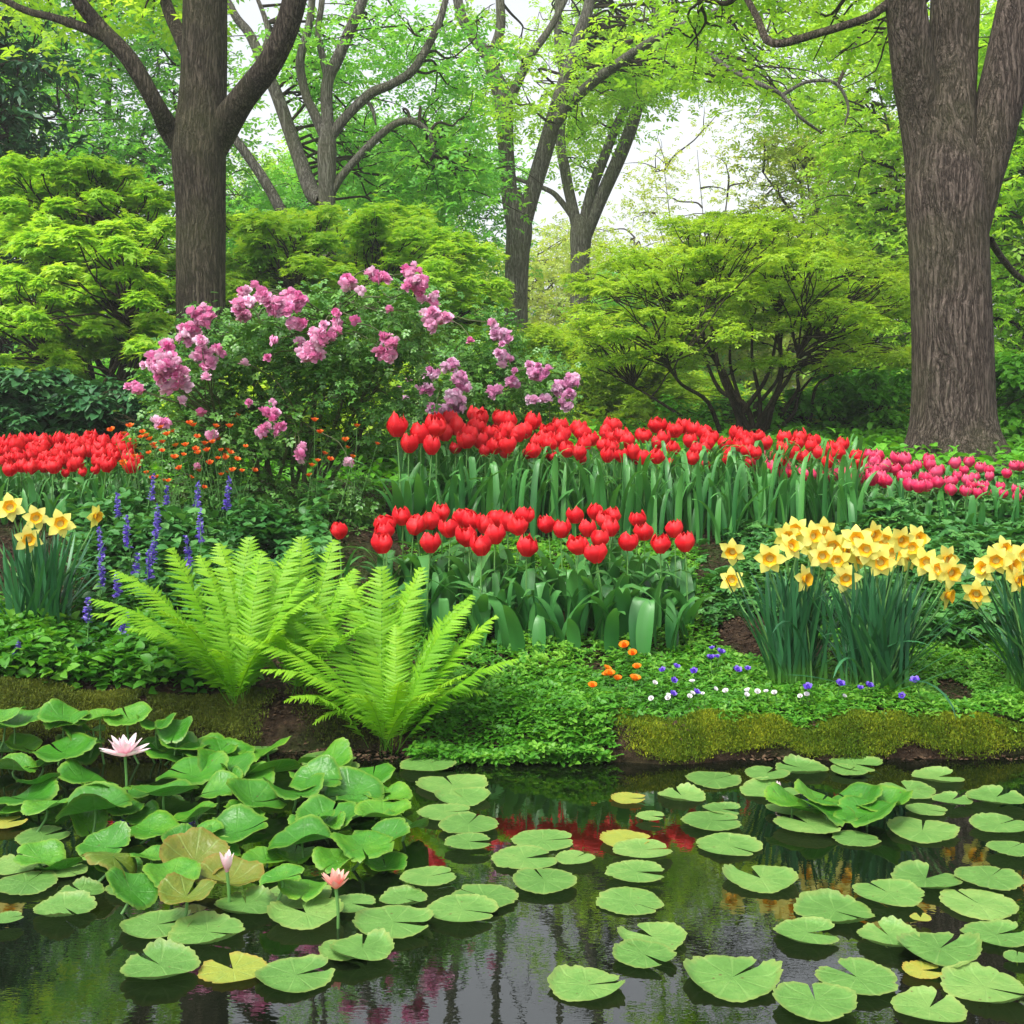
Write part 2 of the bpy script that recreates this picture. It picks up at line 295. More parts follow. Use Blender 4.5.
    sm = nd(n, 'ShaderNodeMath', operation='MULTIPLY_ADD'); L.new(ab.outputs[0], sm.inputs[0]); sm.inputs[1].default_value = -.25; L.new(n4.outputs[0], sm.inputs[2])
    L.new(sm.outputs[0], b.inputs['Height']); L.new(b.outputs[0], p.inputs['Normal'])
    tr = nd(n, 'ShaderNodeBsdfTranslucent'); L.new(mv.outputs[2], tr.inputs[0])
    ms = nd(n, 'ShaderNodeMixShader'); ms.inputs[0].default_value = .18; L.new(p.outputs[0], ms.inputs[1]); L.new(tr.outputs[0], ms.inputs[2])
    o = nd(n, 'ShaderNodeOutputMaterial'); L.new(ms.outputs[0], o.inputs[0]); return m
M['pad'] = pad_mat('lily_pad', [(.06, .17, .028), (.13, .29, .06), (.25, .40, .10)], (.34, .34, .09), .45, .4)
M['pad_yellow'] = pad_mat('yellowing_lily_pad', [(.20, .30, .05), (.32, .36, .05), (.42, .33, .05)], (.45, .16, .04), .5, .4)
M['pad_raised'] = pad_mat('raised_lily_leaf', [(.022, .125, .010), (.05, .215, .015), (.14, .34, .025)], (.27, .36, .04), .36, .45, .05)
M['pad_olive'] = pad_mat('olive_lily_leaf', [(.06, .14, .012), (.12, .18, .015), (.22, .19, .025)], (.3, .13, .03), .4, .5)

# ------------------------------------------------------------------ terrain
PY = np.array([-80, -14, -9, -8, 4.0, 4.16, 4.27, 4.34, 4.45, 4.7, 5.1, 5.6, 6.3, 7, 8, 10, 14, 20, 60, 80])
PZ = np.array([.9, .7, .2, -.6, -.6, -.35, .02, .09, .12, .13, .2, .35, .53, .58, .63, .76, .9, 1.0, 1.2, 1.25])
def gz(x, y):
    x = np.asarray(x, float); y = np.asarray(y, float)
    edge = .05 * np.sin(x * 2.3 + 1) + .03 * np.sin(x * 5.9) + .02 * np.sin(x * 13.1)
    edge = edge + .11 * np.clip((x - .1) / .4, 0, 1)
    wgt = np.clip((6 - np.abs(y - 4.5)) / 6, 0, 1)
    z = np.interp(y + edge * wgt * (y > 0), PY, PZ)
    left = np.clip((-x - .2) / 1.5, 0, 1) * np.clip((y - 4.2) / .2, 0, 1) * np.clip((9 - y) / 3, 0, 1)
    z = z + .07 * left
    p = np.stack([x, y, 0 * x], -1)
    z = z + .03 * noise(p, 11, 2) * np.clip(1 - np.abs(y - 4.3) / .35, 0, 1)
    return z + .012 * noise(p, 5, 2) * np.clip((y - 4.2) * 3, 0, 1) * np.clip((60 - y) / 60, 0, 1)
def ground_pt(px, Y): 
    x = (px - 512) / F * Y; return np.array([x, Y, float(gz(x, Y))])

def soil_mat():
    m, n = newmat('soil'); L = n.links
    g = nd(n, 'ShaderNodeNewGeometry')
    a = nd(n, 'ShaderNodeTexNoise'); a.inputs['Scale'].default_value = 25; a.inputs['Detail'].default_value = 8; a.inputs['Roughness'].default_value = .7; L.new(g.outputs['Position'], a.inputs['Vector'])
    b = nd(n, 'ShaderNodeTexNoise'); b.inputs['Scale'].default_value = 1.2; b.inputs['Detail'].default_value = 5; L.new(g.outputs['Position'], b.inputs['Vector'])
    c = ramp(n, [(.3, (.018, .011, .007)), (.5, (.05, .032, .02)), (.72, (.12, .08, .05))], a.outputs[0])
    mr = nd(n, 'ShaderNodeMapRange'); mr.inputs[1].default_value = .48; mr.inputs[2].default_value = .6; mr.inputs[4].default_value = .7; L.new(b.outputs[0], mr.inputs[0])
    mm = nd(n, 'ShaderNodeMix', data_type='RGBA'); L.new(mr.outputs[0], mm.inputs[0]); L.new(c, mm.inputs[6]); mm.inputs[7].default_value = (.04, .08, .015, 1)
    p = nd(n, 'ShaderNodeBsdfPrincipled'); L.new(mm.outputs[2], p.inputs['Base Color']); p.inputs['Roughness'].default_value = .95; p.inputs['Specular IOR Level'].default_value = .1
    bm = nd(n, 'ShaderNodeBump'); bm.inputs['Distance'].default_value = .06; L.new(a.outputs[0], bm.inputs['Height']); L.new(bm.outputs[0], p.inputs['Normal'])
    o = nd(n, 'ShaderNodeOutputMaterial'); L.new(p.outputs[0], o.inputs[0]); return m
xs = np.concatenate([[-80, -60, -40, -20, -12], np.linspace(-8, 8, 321), [12, 20, 40, 60, 80]])
ys = np.concatenate([[-40, -25, -14, -9, -8, 0, 3.5], np.linspace(4, 4.6, 41), np.linspace(4.65, 11, 110), [12, 14, 17, 20, 26, 35, 45, 50, 60, 70, 80]])
X, Yg = np.meshgrid(xs, ys); Z = gz(X, Yg)
mb = MB(); nx = len(xs); i = (np.arange(len(ys) - 1)[:, None] * nx + np.arange(nx - 1)[None]).ravel()
mb.add(np.stack([X, Yg, Z], -1).reshape(-1, 3), np.stack([i, i + 1, i + nx + 1, i + nx], 1))
tag(mb.build('ground', soil_mat()), kind='structure')

def water_mat():
    m, n = newmat('pond_water'); L = n.links
    g = nd(n, 'ShaderNodeNewGeometry')
    p = nd(n, 'ShaderNodeBsdfPrincipled'); p.inputs['Base Color'].default_value = (.003, .005, .002, 1); p.inputs['Roughness'].default_value = .0; p.inputs['IOR'].default_value = 2.1
    mp = nd(n, 'ShaderNodeMapping'); mp.inputs['Scale'].default_value = (1, 1.9, 1); L.new(g.outputs['Position'], mp.inputs[0])
    a = nd(n, 'ShaderNodeTexNoise'); a.inputs['Scale'].default_value = 9; a.inputs['Detail'].default_value = 3; L.new(mp.outputs[0], a.inputs['Vector'])
    b = nd(n, 'ShaderNodeTexNoise'); b.inputs['Scale'].default_value = 60; b.inputs['Detail'].default_value = 1; L.new(mp.outputs[0], b.inputs['Vector'])
    k = nd(n, 'ShaderNodeMath', operation='MULTIPLY_ADD'); L.new(b.outputs[0], k.inputs[0]); k.inputs[1].default_value = .25; L.new(a.outputs[0], k.inputs[2])
    bm = nd(n, 'ShaderNodeBump'); bm.inputs['Strength'].default_value = .04; bm.inputs['Distance'].default_value = .005; L.new(k.outputs[0], bm.inputs['Height']); L.new(bm.outputs[0], p.inputs['Normal'])
    o = nd(n, 'ShaderNodeOutputMaterial'); L.new(p.outputs[0], o.inputs[0]); return m
mb = MB(); mb.add([[-25, -8.7, 0], [25, -8.7, 0], [25, 4.4, 0], [-25, 4.4, 0]], [[0, 1, 2, 3]])
tag(mb.build('water', water_mat(), smooth=False), kind='structure')

# ------------------------------------------------------------------ haze
m_, n_h = newmat('haze_air'); pv = nd(n_h, 'ShaderNodeVolumePrincipled'); pv.inputs['Color'].default_value = (.92, .96, .93, 1); pv.inputs['Density'].default_value = .0022; pv.inputs['Anisotropy'].default_value = .2
oh = nd(n_h, 'ShaderNodeOutputMaterial'); n_h.links.new(pv.outputs[0], oh.inputs['Volume'])
hb = MB(); a_, b_h, z0_, z1_ = 82, 82, -1.7, 21
hb.add([[x_, y_, z_] for x_ in (-a_, a_) for y_ in (-b_h, b_h) for z_ in (z0_, z1_)], [[0, 1, 3, 2], [4, 6, 7, 5], [0, 4, 5, 1], [2, 3, 7, 6], [0, 2, 6, 4], [1, 5, 7, 3]])
ho = hb.build('haze', m_, smooth=False); tag(ho, 'thin pale air between the viewer and the far trees', 'haze', None, 'stuff')

# ------------------------------------------------------------------ foliage clouds
def cloud(mb, cen, rad, n, tmpl, size, flat=1.0, up=.7, droop=.3, shell=.55, jit=.3):
    """leaves through an ellipsoidal clump; tint is a per-clump + per-leaf random (leaf age), not shade"""
    d = rng.normal(size=(n, 3)); d /= np.linalg.norm(d, axis=1)[:, None]
    r = U(0, 1, n) ** shell * np.exp(rng.normal(0, .24, n))
    pos = cen + d * r[:, None] * rad
    pos[:, 2] -= droop * rad[2] * ((d[:, 0] * r) ** 2 + (d[:, 1] * r) ** 2)
    pos += jit * rad * .3 * noise(pos, 3 / max(rad[0], .1), 1)[:, None]
    yaw = np.arctan2(-d[:, 0], d[:, 1]) + rng.normal(0, .8, n)
    scatter(mb, tmpl, pos, yaw, rng.normal(-.25, 1 - up, n), rng.normal(0, 1 - up, n), size * U(.6, 1.25, n), np.clip(U(.15, .85) * .5 + U(0, .5, n) + .1, 0, 1))

def arc(a, b, sag=.15, k=4, wob=.06):
    a = np.array(a, float); b = np.array(b, float); L = np.linalg.norm(b - a); t = np.linspace(0, 1, k)[:, None]
    p = a + (b - a) * t; p[:, 2] += (sag * L * np.sin(np.pi * t[:, 0]))
    p[1:-1] += rng.normal(0, wob * L, (k - 2, 3)); return p

def build_tree(name, label, group, trunk, limbs, clumps, bark, leaf, tmpl, lsize, per, root, twig_r=.02, rough=.04, seg=14, flat=.6, twig_mat=None, crad=(.5, .9), up=.55, skel_extra=None):
    """trunk/limbs: list of (pts, radii) in world; clumps: (k,3)"""
    t = thing(name, label, 'tree', root, 0, group); root = np.array(root, float)
    skel = []
    mb = MB(); skel.append(tube(mb, np.array(trunk[0]) - root, trunk[1], seg * 2, 10, rough)); mb.build('trunk', bark, t)
    for pts, rad in limbs:
        mb = MB(); skel.append(tube(mb, np.array(pts) - root, rad, seg, 7, rough * .8)); mb.build('branch', bark, t)
    if len(clumps):
        sk = np.concatenate(skel); tw = MB(); cr = MB()
        hi = sk[sk[:, 2] > sk[:, 2].max() * .25]; 
        for c in clumps:
            c = np.array(c) - root
            d = np.linalg.norm(hi - c, axis=1) + .6 * np.maximum(hi[:, 2] - c[2], 0); q = hi[np.argmin(d)]
            if np.linalg.norm(q - c) < 9:
                pth = arc(q, c, .08, 5, .05); tube(tw, pth, np.linspace(twig_r * 1.6, twig_r * .4, 5), 5, 4)
                for k in range(2):
                    e = c + rng.normal(0, .5, 3) * [1, 1, .5]; tube(tw, arc(pth[2 + k], e, .1, 4, .08), np.linspace(twig_r * .8, twig_r * .25, 4), 4, 3)
            r = U(*crad); dn = U(.35, 1.25); cloud(cr, c, np.array([r, r, r * flat]), int(per * dn * (r / np.mean(crad)) ** 2), tmpl, lsize, up=up)
        tw.build('twigs', twig_mat or M['twig'], t); cr.build('crown', leaf, t, smooth=False)
    return t
def PP(Y, *pts): return [P(x, y, Y + (p[0] if p else 0)) for x, y, *p in pts]
def SS(Y, *wpx): return [S(wd, Y) / 2 for wd in wpx]
SKYREF = [(380, 460, -130, 18), (485, 570, -130, 5), (600, 850, -130, 14), (230, 310, -120, 25)]
def box_clumps(boxes, Y0, Y1, holes=()):
    out = []
    for (x0, x1, y0, y1, n) in boxes:
        k = 0
        while k < n:
            px, py = U(x0, x1), U(y0, y1)
            if any(a < px < b and c < py < d for a, b, c, d in SKYREF) and U(0, 1) < .96 and Y0 > 14: continue
            if any(a < px < b and c < py < d for a, b, c, d in holes): 
                if U(0, 1) < .86: continue
            out.append(P(px, py, U(Y0, Y1))); k += 1
    return out
HOLES = [(236, 292, 40, 130), (640, 765, 85, 215), (590, 680, 175, 245), (385, 455, 80, 130), (520, 560, 60, 120), (700,790,-20,60), (210,260,-60,60), (400,470,-160,-40), (560,700,-260,-60), (760,860,-300,-90)]

# left foreground oak
Y = 10.5
oak = build_tree('oak_tree', 'thick dark-barked tree rising behind the pink rose bush, two big limbs forking', None,
    (PP(Y, (201, 448), (201, 400), (201, 300), (201, 210), (199, 150), (203, 90), (205, 0), (207, -150), (212, -420)), SS(Y, 78, 54, 49, 49, 54, 47, 44, 40, 28)),
    [(PP(Y, (200, 165), (218, 135), (243, 98, -.2), (272, 60, -.4), (292, 10, -.5), (304, -60, -.6), (330, -220, -.8), (350, -420, -1)), SS(Y, 36, 34, 26, 24, 23, 22, 18, 11)),
     (PP(Y, (200, 160), (172, 132), (158, 108, -.2), (130, 60, -.3), (98, 25, -.3), (70, -15, -.4), (20, -120, -.5), (-30, -300)), SS(Y, 34, 24, 17, 17, 15, 13, 10, 6)),
     (PP(Y, (108, 38, -.3), (85, 28, -.3), (55, 18, -.2), (20, 8), (-30, -20, .2)), SS(Y, 12, 10, 8, 7, 5)),
     (PP(Y, (198, 70), (180, 35, .2), (165, 0, .4), (140, -90, .5)), SS(Y, 20, 15, 12, 8))],
    box_clumps([(-60, 400, -420, -60, 24), (0, 180, -60, 20, 8)], 10.8, 13, HOLES), M['bark_dark'], M['canopy'], T_SPRAY, .16, 75, P(201, 448, Y), .02, .03)
# right foreground tree
Y = 9.6
rt = build_tree('maple_tree', 'massive furrowed brown tree trunk splitting into three stems at right', None,
    (PP(Y, (955, 470), (955, 452), (954, 420), (953, 350), (949, 250), (946, 190), (940, 140), (930, 90)), SS(Y, 140, 108, 84, 78, 77, 78, 62, 50)),
    [(PP(Y, (938, 190), (926, 130), (914, 70, -.1), (905, 0, -.2), (893, -90, -.3), (870, -300, -.5)), SS(Y, 58, 48, 42, 38, 34, 20)),
     (PP(Y, (950, 190), (950, 120), (953, 50, .1), (955, 0, .1), (958, -100, .2), (970, -350, .3)), SS(Y, 60, 50, 48, 48, 44, 28)),
     (PP(Y, (960, 235), (975, 180), (992, 130), (1007, 70), (1022, 0), (1045, -120), (1090, -350)), SS(Y, 54, 52, 47, 46, 46, 40, 26)),
     (PP(Y, (896, 0), (882, 8, -.2), (866, 18, -.3), (819, 33, -.3), (772, 43, -.2), (756, 15), (735, -20, .2), (700, -60, .5)), SS(Y, 14, 9, 8, 8, 8, 7, 6, 4)),
     (PP(Y, (990, 240, .3), (1005, 262, .8), (1024, 280, 1.5), (1060, 290, 2)), SS(Y, 8, 7, 7, 5))],
    box_clumps([(830, 1200, -420, -80, 20), (680, 880, -50, 50, 12), (640, 860, -180, -50, 8)], 10, 12.5, HOLES), M['bark'], M['canopy'], T_SPRAY, .15, 75, P(955, 470, Y), .018, .02)
# centre twin-stemmed tree
Y = 20
tA = build_tree('ash_tree', 'tall grey tree forking in a V behind the pink roses at centre', 'bare grey forked trees in the middle distance',
    (PP(Y, (516, 420), (516, 310), (517, 260), (519, 225), (512, 190)), SS(Y, 30, 24, 24, 26, 17)),
    [(PP(Y, (516, 235), (509, 190), (506, 150), (503, 100), (493, 72), (488, 55), (474, 38), (460, 10), (450, -60), (430, -250)), SS(Y, 17, 17, 16, 18, 15, 12, 11, 10, 9, 4)),
     (PP(Y, (490, 60), (500, 30), (500, 0), (496, -60), (510, -240)), SS(Y, 10, 10, 9, 8, 4)),
     (PP(Y, (520, 235), (530, 200), (545, 150), (555, 115), (568, 70), (578, 38), (590, 0), (600, -80), (620, -300)), SS(Y, 18, 17, 17, 16, 13, 12, 11, 9, 4)),
     (PP(Y, (556, 122, -.3), (575, 98, -.5), (609, 70, -1), (663, 35, -2), (712, 14, -2.4), (770, -20, -3)), SS(Y, 13, 11, 10, 8, 7, 4)),
     (PP(Y, (507, 105), (520, 78), (531, 55), (552, 25), (580, -30)), SS(Y, 10, 9, 8, 7, 4)),
     (PP(Y, (680, 28, -2), (700, 45, -2.2), (725, 66, -2.5), (760, 84, -3), (782, 95, -3), (800, 117, -3.2), (822, 133, -3)), SS(Y, 5, 4.5, 4, 4, 3.5, 3, 2)),
     (PP(Y, (782, 95, -3), (807, 82, -3), (835, 83, -3), (848, 105, -3), (845, 125, -3)), SS(Y, 3.5, 3, 3, 2.5, 1.5))],
    box_clumps([(430, 640, -80, 130, 28), (600, 720, 0, 90, 20), (690, 870, 0, 120, 24), (420, 760, -330, -80, 4)], 19, 24, HOLES), M['bark_grey'], M['canopy'], T_SPRAY, .18, 95, P(516, 420, Y), .018, .03, crad=(.5, 1.0))
Y = 24
tB = build_tree('ash_tree', 'slimmer mossy grey tree fanning into three stems right of the centre fork', 'bare grey forked trees in the middle distance',
    (PP(Y, (580, 420), (580, 310), (580, 260), (581, 232), (580, 215)), SS(Y, 24, 20, 19, 22, 14)),
    [(PP(Y, (580, 240), (572, 205), (566, 176), (560, 133), (566, 90), (558, 40), (560, -60), (555, -220)), SS(Y, 13, 11, 11, 10, 9, 8, 6, 3)),
     (PP(Y, (581, 238), (592, 190), (605, 155), (617, 125), (632, 95), (656, 55), (672, 10), (690, -80)), SS(Y, 13, 11, 10, 9, 8, 7, 6, 3)),
     (PP(Y, (583, 240), (600, 200), (620, 156), (632, 125), (640, 100), (650, 70), (655, 20), (665, -80)), SS(Y, 15, 14, 14, 13, 10, 8, 7, 4)),
     (PP(Y, (576, 222), (560, 200), (548, 190), (520, 180), (500, 172)), SS(Y, 6, 6, 5, 4, 3)),
     (PP(Y, (640, 105), (665, 85), (695, 72), (720, 70)), SS(Y, 8, 7, 5, 3))],
    box_clumps([(540, 660, -20, 160, 26), (650, 760, 10, 90, 12), (560, 780, -260, -20, 3)], 24, 29, HOLES), M['bark_grey'], M['canopy'], T_SPRAY, .19, 85, P(580, 420, Y), .018, .03, crad=(.5, 1.0))
Y = 16.5
tC = build_tree('ash_tree', 'grey tree with outswept right limbs between the oak and the centre fork', 'bare grey forked trees in the middle distance',
    (PP(Y, (326, 430), (327, 300), (327, 200), (327, 150), (328, 120)), SS(Y, 24, 19, 17, 19, 12)),
    [(PP(Y, (326, 140), (315, 115), (306, 95), (300, 62), (308, 30), (312, 0), (318, -100)), SS(Y, 11, 10, 9, 9, 8, 7, 4)),
     (PP(Y, (328, 130), (327, 85), (338, 58), (350, 30), (363, 0), (380, -60), (400, -220)), SS(Y, 12, 12, 12, 11, 10, 8, 4)),
     (PP(Y, (328, 80), (322, 55), (318, 30), (322, 0), (325, -60)), SS(Y, 8, 7, 6, 6, 4)),
     (PP(Y, (328, 140), (345, 118), (370, 94), (392, 84), (413, 70), (430, 42), (440, 20), (447, -5), (470, -90)), SS(Y, 12, 10, 10, 9, 9, 8, 7, 6, 3)),
     (PP(Y, (330, 195), (345, 172), (378, 137), (400, 122), (417, 123), (430, 135), (434, 155)), SS(Y, 9, 8, 8, 7, 6, 5, 3)),
     (PP(Y, (365, 100), (372, 108), (376, 125)), SS(Y, 4, 4, 2)),
     (PP(Y, (322, 200, .3), (312, 192, .4), (300, 160, .5), (289, 129, .6), (278, 98, .6), (268, 75, .6), (250, 35, .6), (232, 10, .6), (200, -60, .6)), SS(Y, 17, 17, 15, 14, 13, 12, 10, 8, 4)),
     (PP(Y, (290, 228, .5), (270, 190, .5), (252, 162, .5), (232, 135, .5), (205, 100, .8)), SS(Y, 12, 11, 10, 9, 6)),
     (PP(Y, (276, 95, .6), (262, 62, .6), (268, 30, .6), (250, -20, .6)), SS(Y, 7, 7, 6, 3))],
    box_clumps([(225, 480, -60, 120, 27), (240, 480, -300, -60, 4), (340, 470, 100, 210, 30)], 16.4, 20.5, HOLES), M['bark_grey'], M['canopy_blue'], T_SPRAY, .17, 85, P(326, 430, Y), .015, .03, crad=(.45, .9))

# background trees
def bgtree(name, label, px, Yb, x0, x1, y0, y1, n, leaf, lsize, per, crad, tm=T_SPRAY, bark='bark_grey', group='background trees beyond the flower beds', wpx=14, holes=HOLES, up=.5, flat=.7):
    rt_ = ground_pt(px, Yb)
    top = y0 + (y1 - y0) * .25
    tr = ([rt_, P(px + 4, (y1 + HY) / 2, Yb), P(px - 3, (y0 + y1) / 2, Yb), P(px + 3, top, Yb)], SS(Yb, wpx, wpx * .8, wpx * .55, wpx * .15))
    lm = []
    for k in range(5):
        a = P(px, U((y0 + y1) / 2, y1), Yb); b = P(U(x0, x1) * .8 + px * .2, U(y0, (y0 + y1) / 2), Yb + U(-1, 1))
        lm.append((arc(a, b, -.1, 4, .05), SS(Yb, wpx * .4, wpx * .3, wpx * .2, wpx * .1)))
    cl = []
    while len(cl) < n:
        q = P(U(x0, x1), U(y0, y1), Yb + U(-1, 1) * S((x1 - x0), Yb) * .3)
        px_, py_ = q[0] / q[1] * F + 512, (H - q[2]) / q[1] * F + HY
        u = (px_ - (x0 + x1) / 2) / (x1 - x0) * 2; v = (py_ - (y0 + y1) / 2) / (y1 - y0) * 2
        if u * u * .8 + v * v * .8 > 1.05: continue
        if any(a < px_ < b and c < py_ < d for a, b, c, d in holes): continue
        cl.append(q)
    return build_tree(name, label, group, tr, lm, cl, M[bark], leaf, tm, lsize, per, rt_, .02, .03, 8, flat, crad=crad, up=up)
bgtree('spruce_tree', 'dark blue-green conifer at the far left edge', -5, 15, -90, 52, 10, 400, 90, M['conifer'], .17, 150, (.35, .65), T_NARROW, 'twig', flat=.35)
bgtree('beech_tree', 'leafy emerald tree filling the gap left of the oak trunk', 110, 22, -60, 250, -90, 400, 200, M['canopy_blue'], .2, 105, (.6, 1.1))
bgtree('beech_tree', 'emerald tree mass behind the outswept grey limbs', 400, 27, 250, 500, 120, 400, 150, M['canopy_blue'], .22, 100, (.7, 1.2))
bgtree('willow_tree', 'pale yellow-green tree in the far gap behind the two centre trunks', 620, 42, 470, 800, 235, 410, 150, M['pale'], .28, 120, (1.0, 1.7), holes=())
bgtree('linden_tree', 'yellow-green loose tree just left of the big right trunk', 815, 27, 690, 940, 110, 400, 150, M['pale'], .2, 90, (.6, 1.2))
bgtree('linden_tree', 'bright green tree tight behind the big right trunk', 930, 19, 835, 1010, 20, 410, 130, M['maple'], .17, 110, (.5, .9))
bgtree('linden_tree', 'bright green tree in the corner right of the big trunk', 1070, 17, 960, 1180, -20, 410, 170, M['canopy'], .16, 120, (.45, .8))
bgtree('birch_tree', 'thin airy pale tree whose sparse leaves fringe the bright sky gap', 725, 36, 610, 860, 120, 400, 46, M['pale'], .2, 60, (.5, 1.3), holes=(), wpx=6)
bgtree('beech_tree', 'bushy green tree behind the yellow maple at centre left', 300, 32, 180, 440, 160, 410, 110, M['canopy'], .25, 120, (.8, 1.3))
bgtree('beech_tree', 'emerald tree showing between the centre fork and the right shrub', 690, 33, 600, 780, 265, 410, 70, M['canopy_blue'], .25, 120, (.7, 1.1), holes=())
bgtree('linden_tree', 'far hazy pale tree at the extreme left behind the conifer', -140, 30, -300, 40, 0, 400, 110, M['canopy'], .24, 100, (.8, 1.4), holes=())
bgtree('linden_tree', 'far pale tree beyond the right edge greenery', 1200, 32, 1040, 1340, 20, 400, 110, M['canopy'], .24, 100, (.8, 1.4), holes=())

# ------------------------------------------------------------------ shrubs with layered leaf pads
def shrub(name, label, px, Yb, tiers, leaf, tm, lsize, per, stems=7, stem_px=6, group=None, bark='twig', up=.75, fl=.42, cat='shrub', depth=1.0, z0=0, reach=.6, dens=3.6):
    """tiers: (px,py,rx_px,n) leaf pads"""
    rt_ = ground_pt(px, Yb); t = thing(name, label, cat, rt_, 0, group)
    sm = MB(); cr = MB(); pads = []
    for (x, y, rx, n) in tiers:
        for k in range(int(n * dens)):
            a = U(0, 6.28); r = U(0, 1) ** .5 * 1.1
            pads.append((P(x + rx * r * math.cos(a), y + U(-.25, .25) * rx, Yb + depth * r * math.sin(a) + U(-.3, .3)), S(rx, Yb) * U(.12, .34)))
    pads = [(c - rt_, r) for c, r in pads]
    hubs = []
    for k in range(stems):
        c = pads[int(k * len(pads) / stems)][0]; e = c * U(reach, reach + .15); e[2] = c[2] * .72
        st = arc(rng.normal(0, .07, 3) * [1, 1, 0], e, -.06, 5, .04)
        q = tube(sm, st, SS(Yb, stem_px, stem_px * .85, stem_px * .65, stem_px * .5, stem_px * .35), 7, 5, .03); hubs.append(q[3:])
    hubs = np.concatenate(hubs)
    for c, r in pads:
        d = np.linalg.norm(hubs - c, axis=1) + .8 * np.maximum(hubs[:, 2] - c[2] + .1, 0); q = hubs[np.argmin(d)]
        p_ = arc(q, c, .05, 5, .05); tube(sm, p_, SS(Yb, stem_px * .34, stem_px * .28, stem_px * .2, stem_px * .15, stem_px * .08), 5, 4)
        for kk in range(2): tube(sm, arc(p_[2 + kk], c + rng.normal(0, .4, 3) * r * [1, 1, .2], .05, 4, .06), SS(Yb, stem_px * .18, stem_px * .14, stem_px * .1, stem_px * .05), 4, 3)
        cloud(cr, c, np.array([r, r, r * fl]), int(per * .5 * U(.5, 1.2)), tm, lsize, up=up, droop=.9)
    sm.build('stems', M[bark], t); cr.build('foliage', leaf, t, smooth=False); return t

shrub('japanese_maple', 'tall yellow-green layered maple left of the oak, upper tiers', 100, 12.5, [(60, 175, 70, 9), (110, 190, 60, 7), (30, 215, 60, 8), (90, 235, 80, 9), (150, 260, 40, 4)], M['maple'], T_MAPLE, .075, 420, 6, 9, 'yellow-green japanese maples')
shrub('japanese_maple', 'low spreading yellow-green maple with dark crooked stems at far left', 92, 11.2, [(100, 240, 70, 9), (50, 285, 70, 9), (140, 285, 60, 8), (20, 320, 50, 6), (110, 330, 70, 9), (165, 350, 40, 5), (30, 365, 50, 5)], M['maple'], T_MAPLE, .08, 430, 7, 10, 'yellow-green japanese maples')
shrub('japanese_maple', 'broad yellow-green maple mound between the oak and the centre fork', 350, 13.5, [(270, 230, 60, 8), (350, 225, 70, 9), (420, 245, 60, 8), (300, 270, 80, 10), (400, 280, 80, 10), (465, 290, 50, 8), (250, 300, 50, 7), (340, 320, 90, 10), (450, 335, 60, 8), (300, 360, 70, 8)], M['maple'], T_MAPLE, .078, 430, 8, 8, 'yellow-green japanese maples')
shrub('vase_shrub', 'wide vase-shaped green shrub with many bare stems left of the big trunk', 755, 11.5, [(760, 235, 90, 12), (690, 270, 90, 12), (830, 270, 90, 12), (620, 320, 60, 8), (740, 305, 100, 14), (860, 310, 60, 9), (650, 350, 70, 7), (870, 355, 50, 6), (800, 350, 60, 5), (600,285,40,4)], M['shrub'], T_SPRAY, .072, 190, 16, 6.5, depth=1.5, fl=.34, reach=.66, dens=3.4)
shrub('hedge_bush', 'yellowish fine-leaved bush behind the small pale rose at centre', 590, 14.5, [(560, 345, 60, 12), (620, 350, 60, 12), (590, 385, 80, 16), (520, 370, 60, 10), (660, 390, 60, 12)], M['shrub'], T_SPRAY, .09, 330, 4, 4, 'bushes closing the back of the garden', fl=.6)
shrub('hedge_bush', 'fresh green bush at the right edge behind the tulips', 1030, 12, [(1020, 370, 50, 16), (1000, 410, 50, 14), (1050, 400, 60, 14), (1020, 440, 50, 10)], M['green'], T_OVAL, .08, 260, 4, 4, 'bushes closing the back of the garden', fl=.6)
shrub('hedge_bush', 'dark green bush in the shade left of the big trunk foot', 875, 12.8, [(870, 385, 50, 14), (830, 400, 40, 10), (890, 420, 50, 12), (780, 420, 60, 12), (720, 415, 60, 10)], M['green'], T_OVAL, .07, 260, 4, 4, 'bushes closing the back of the garden', fl=.6)
shrub('hedge_bush', 'dark blue-green bush at far left behind the red tulips', 40, 9.6, [(20, 385, 50, 16), (70, 400, 50, 16), (120, 395, 40, 12), (0, 410, 50, 12), (150, 425, 30, 7), (90,425,60,12)], M['dark'], T_OVAL, .085, 230, 5, 4, 'bushes closing the back of the garden', fl=.6)
shrub('hedge_bush', 'olive bush filling behind the pink rose bush', 330, 9.4, [(300, 370, 60, 14), (380, 380, 60, 14), (250, 395, 50, 10), (350, 410, 70, 12), (200, 400, 50, 10), (450,395,50,10)], M['shrub'], T_OVAL, .065, 240, 5, 4, 'bushes closing the back of the garden', fl=.6)
for i, (px, Yb, n, lab) in enumerate([(-150, 20, 40, 'dark bush far left at the wood edge'), (150, 20, 40, 'green bush in shade behind the left maples'), (480, 22, 40, 'green bush at the foot of the centre trunks'), (1150, 19, 40, 'green bush beyond the right edge')]):
    shrub('hedge_bush', lab, px, Yb, [(px + k * 60, 375 + (k % 2) * 15, 70, 9) for k in range(-3, 4)], M['canopy_blue'], T_SPRAY, .16, 200, 4, 4, 'bushes closing the back of the garden', fl=.7)

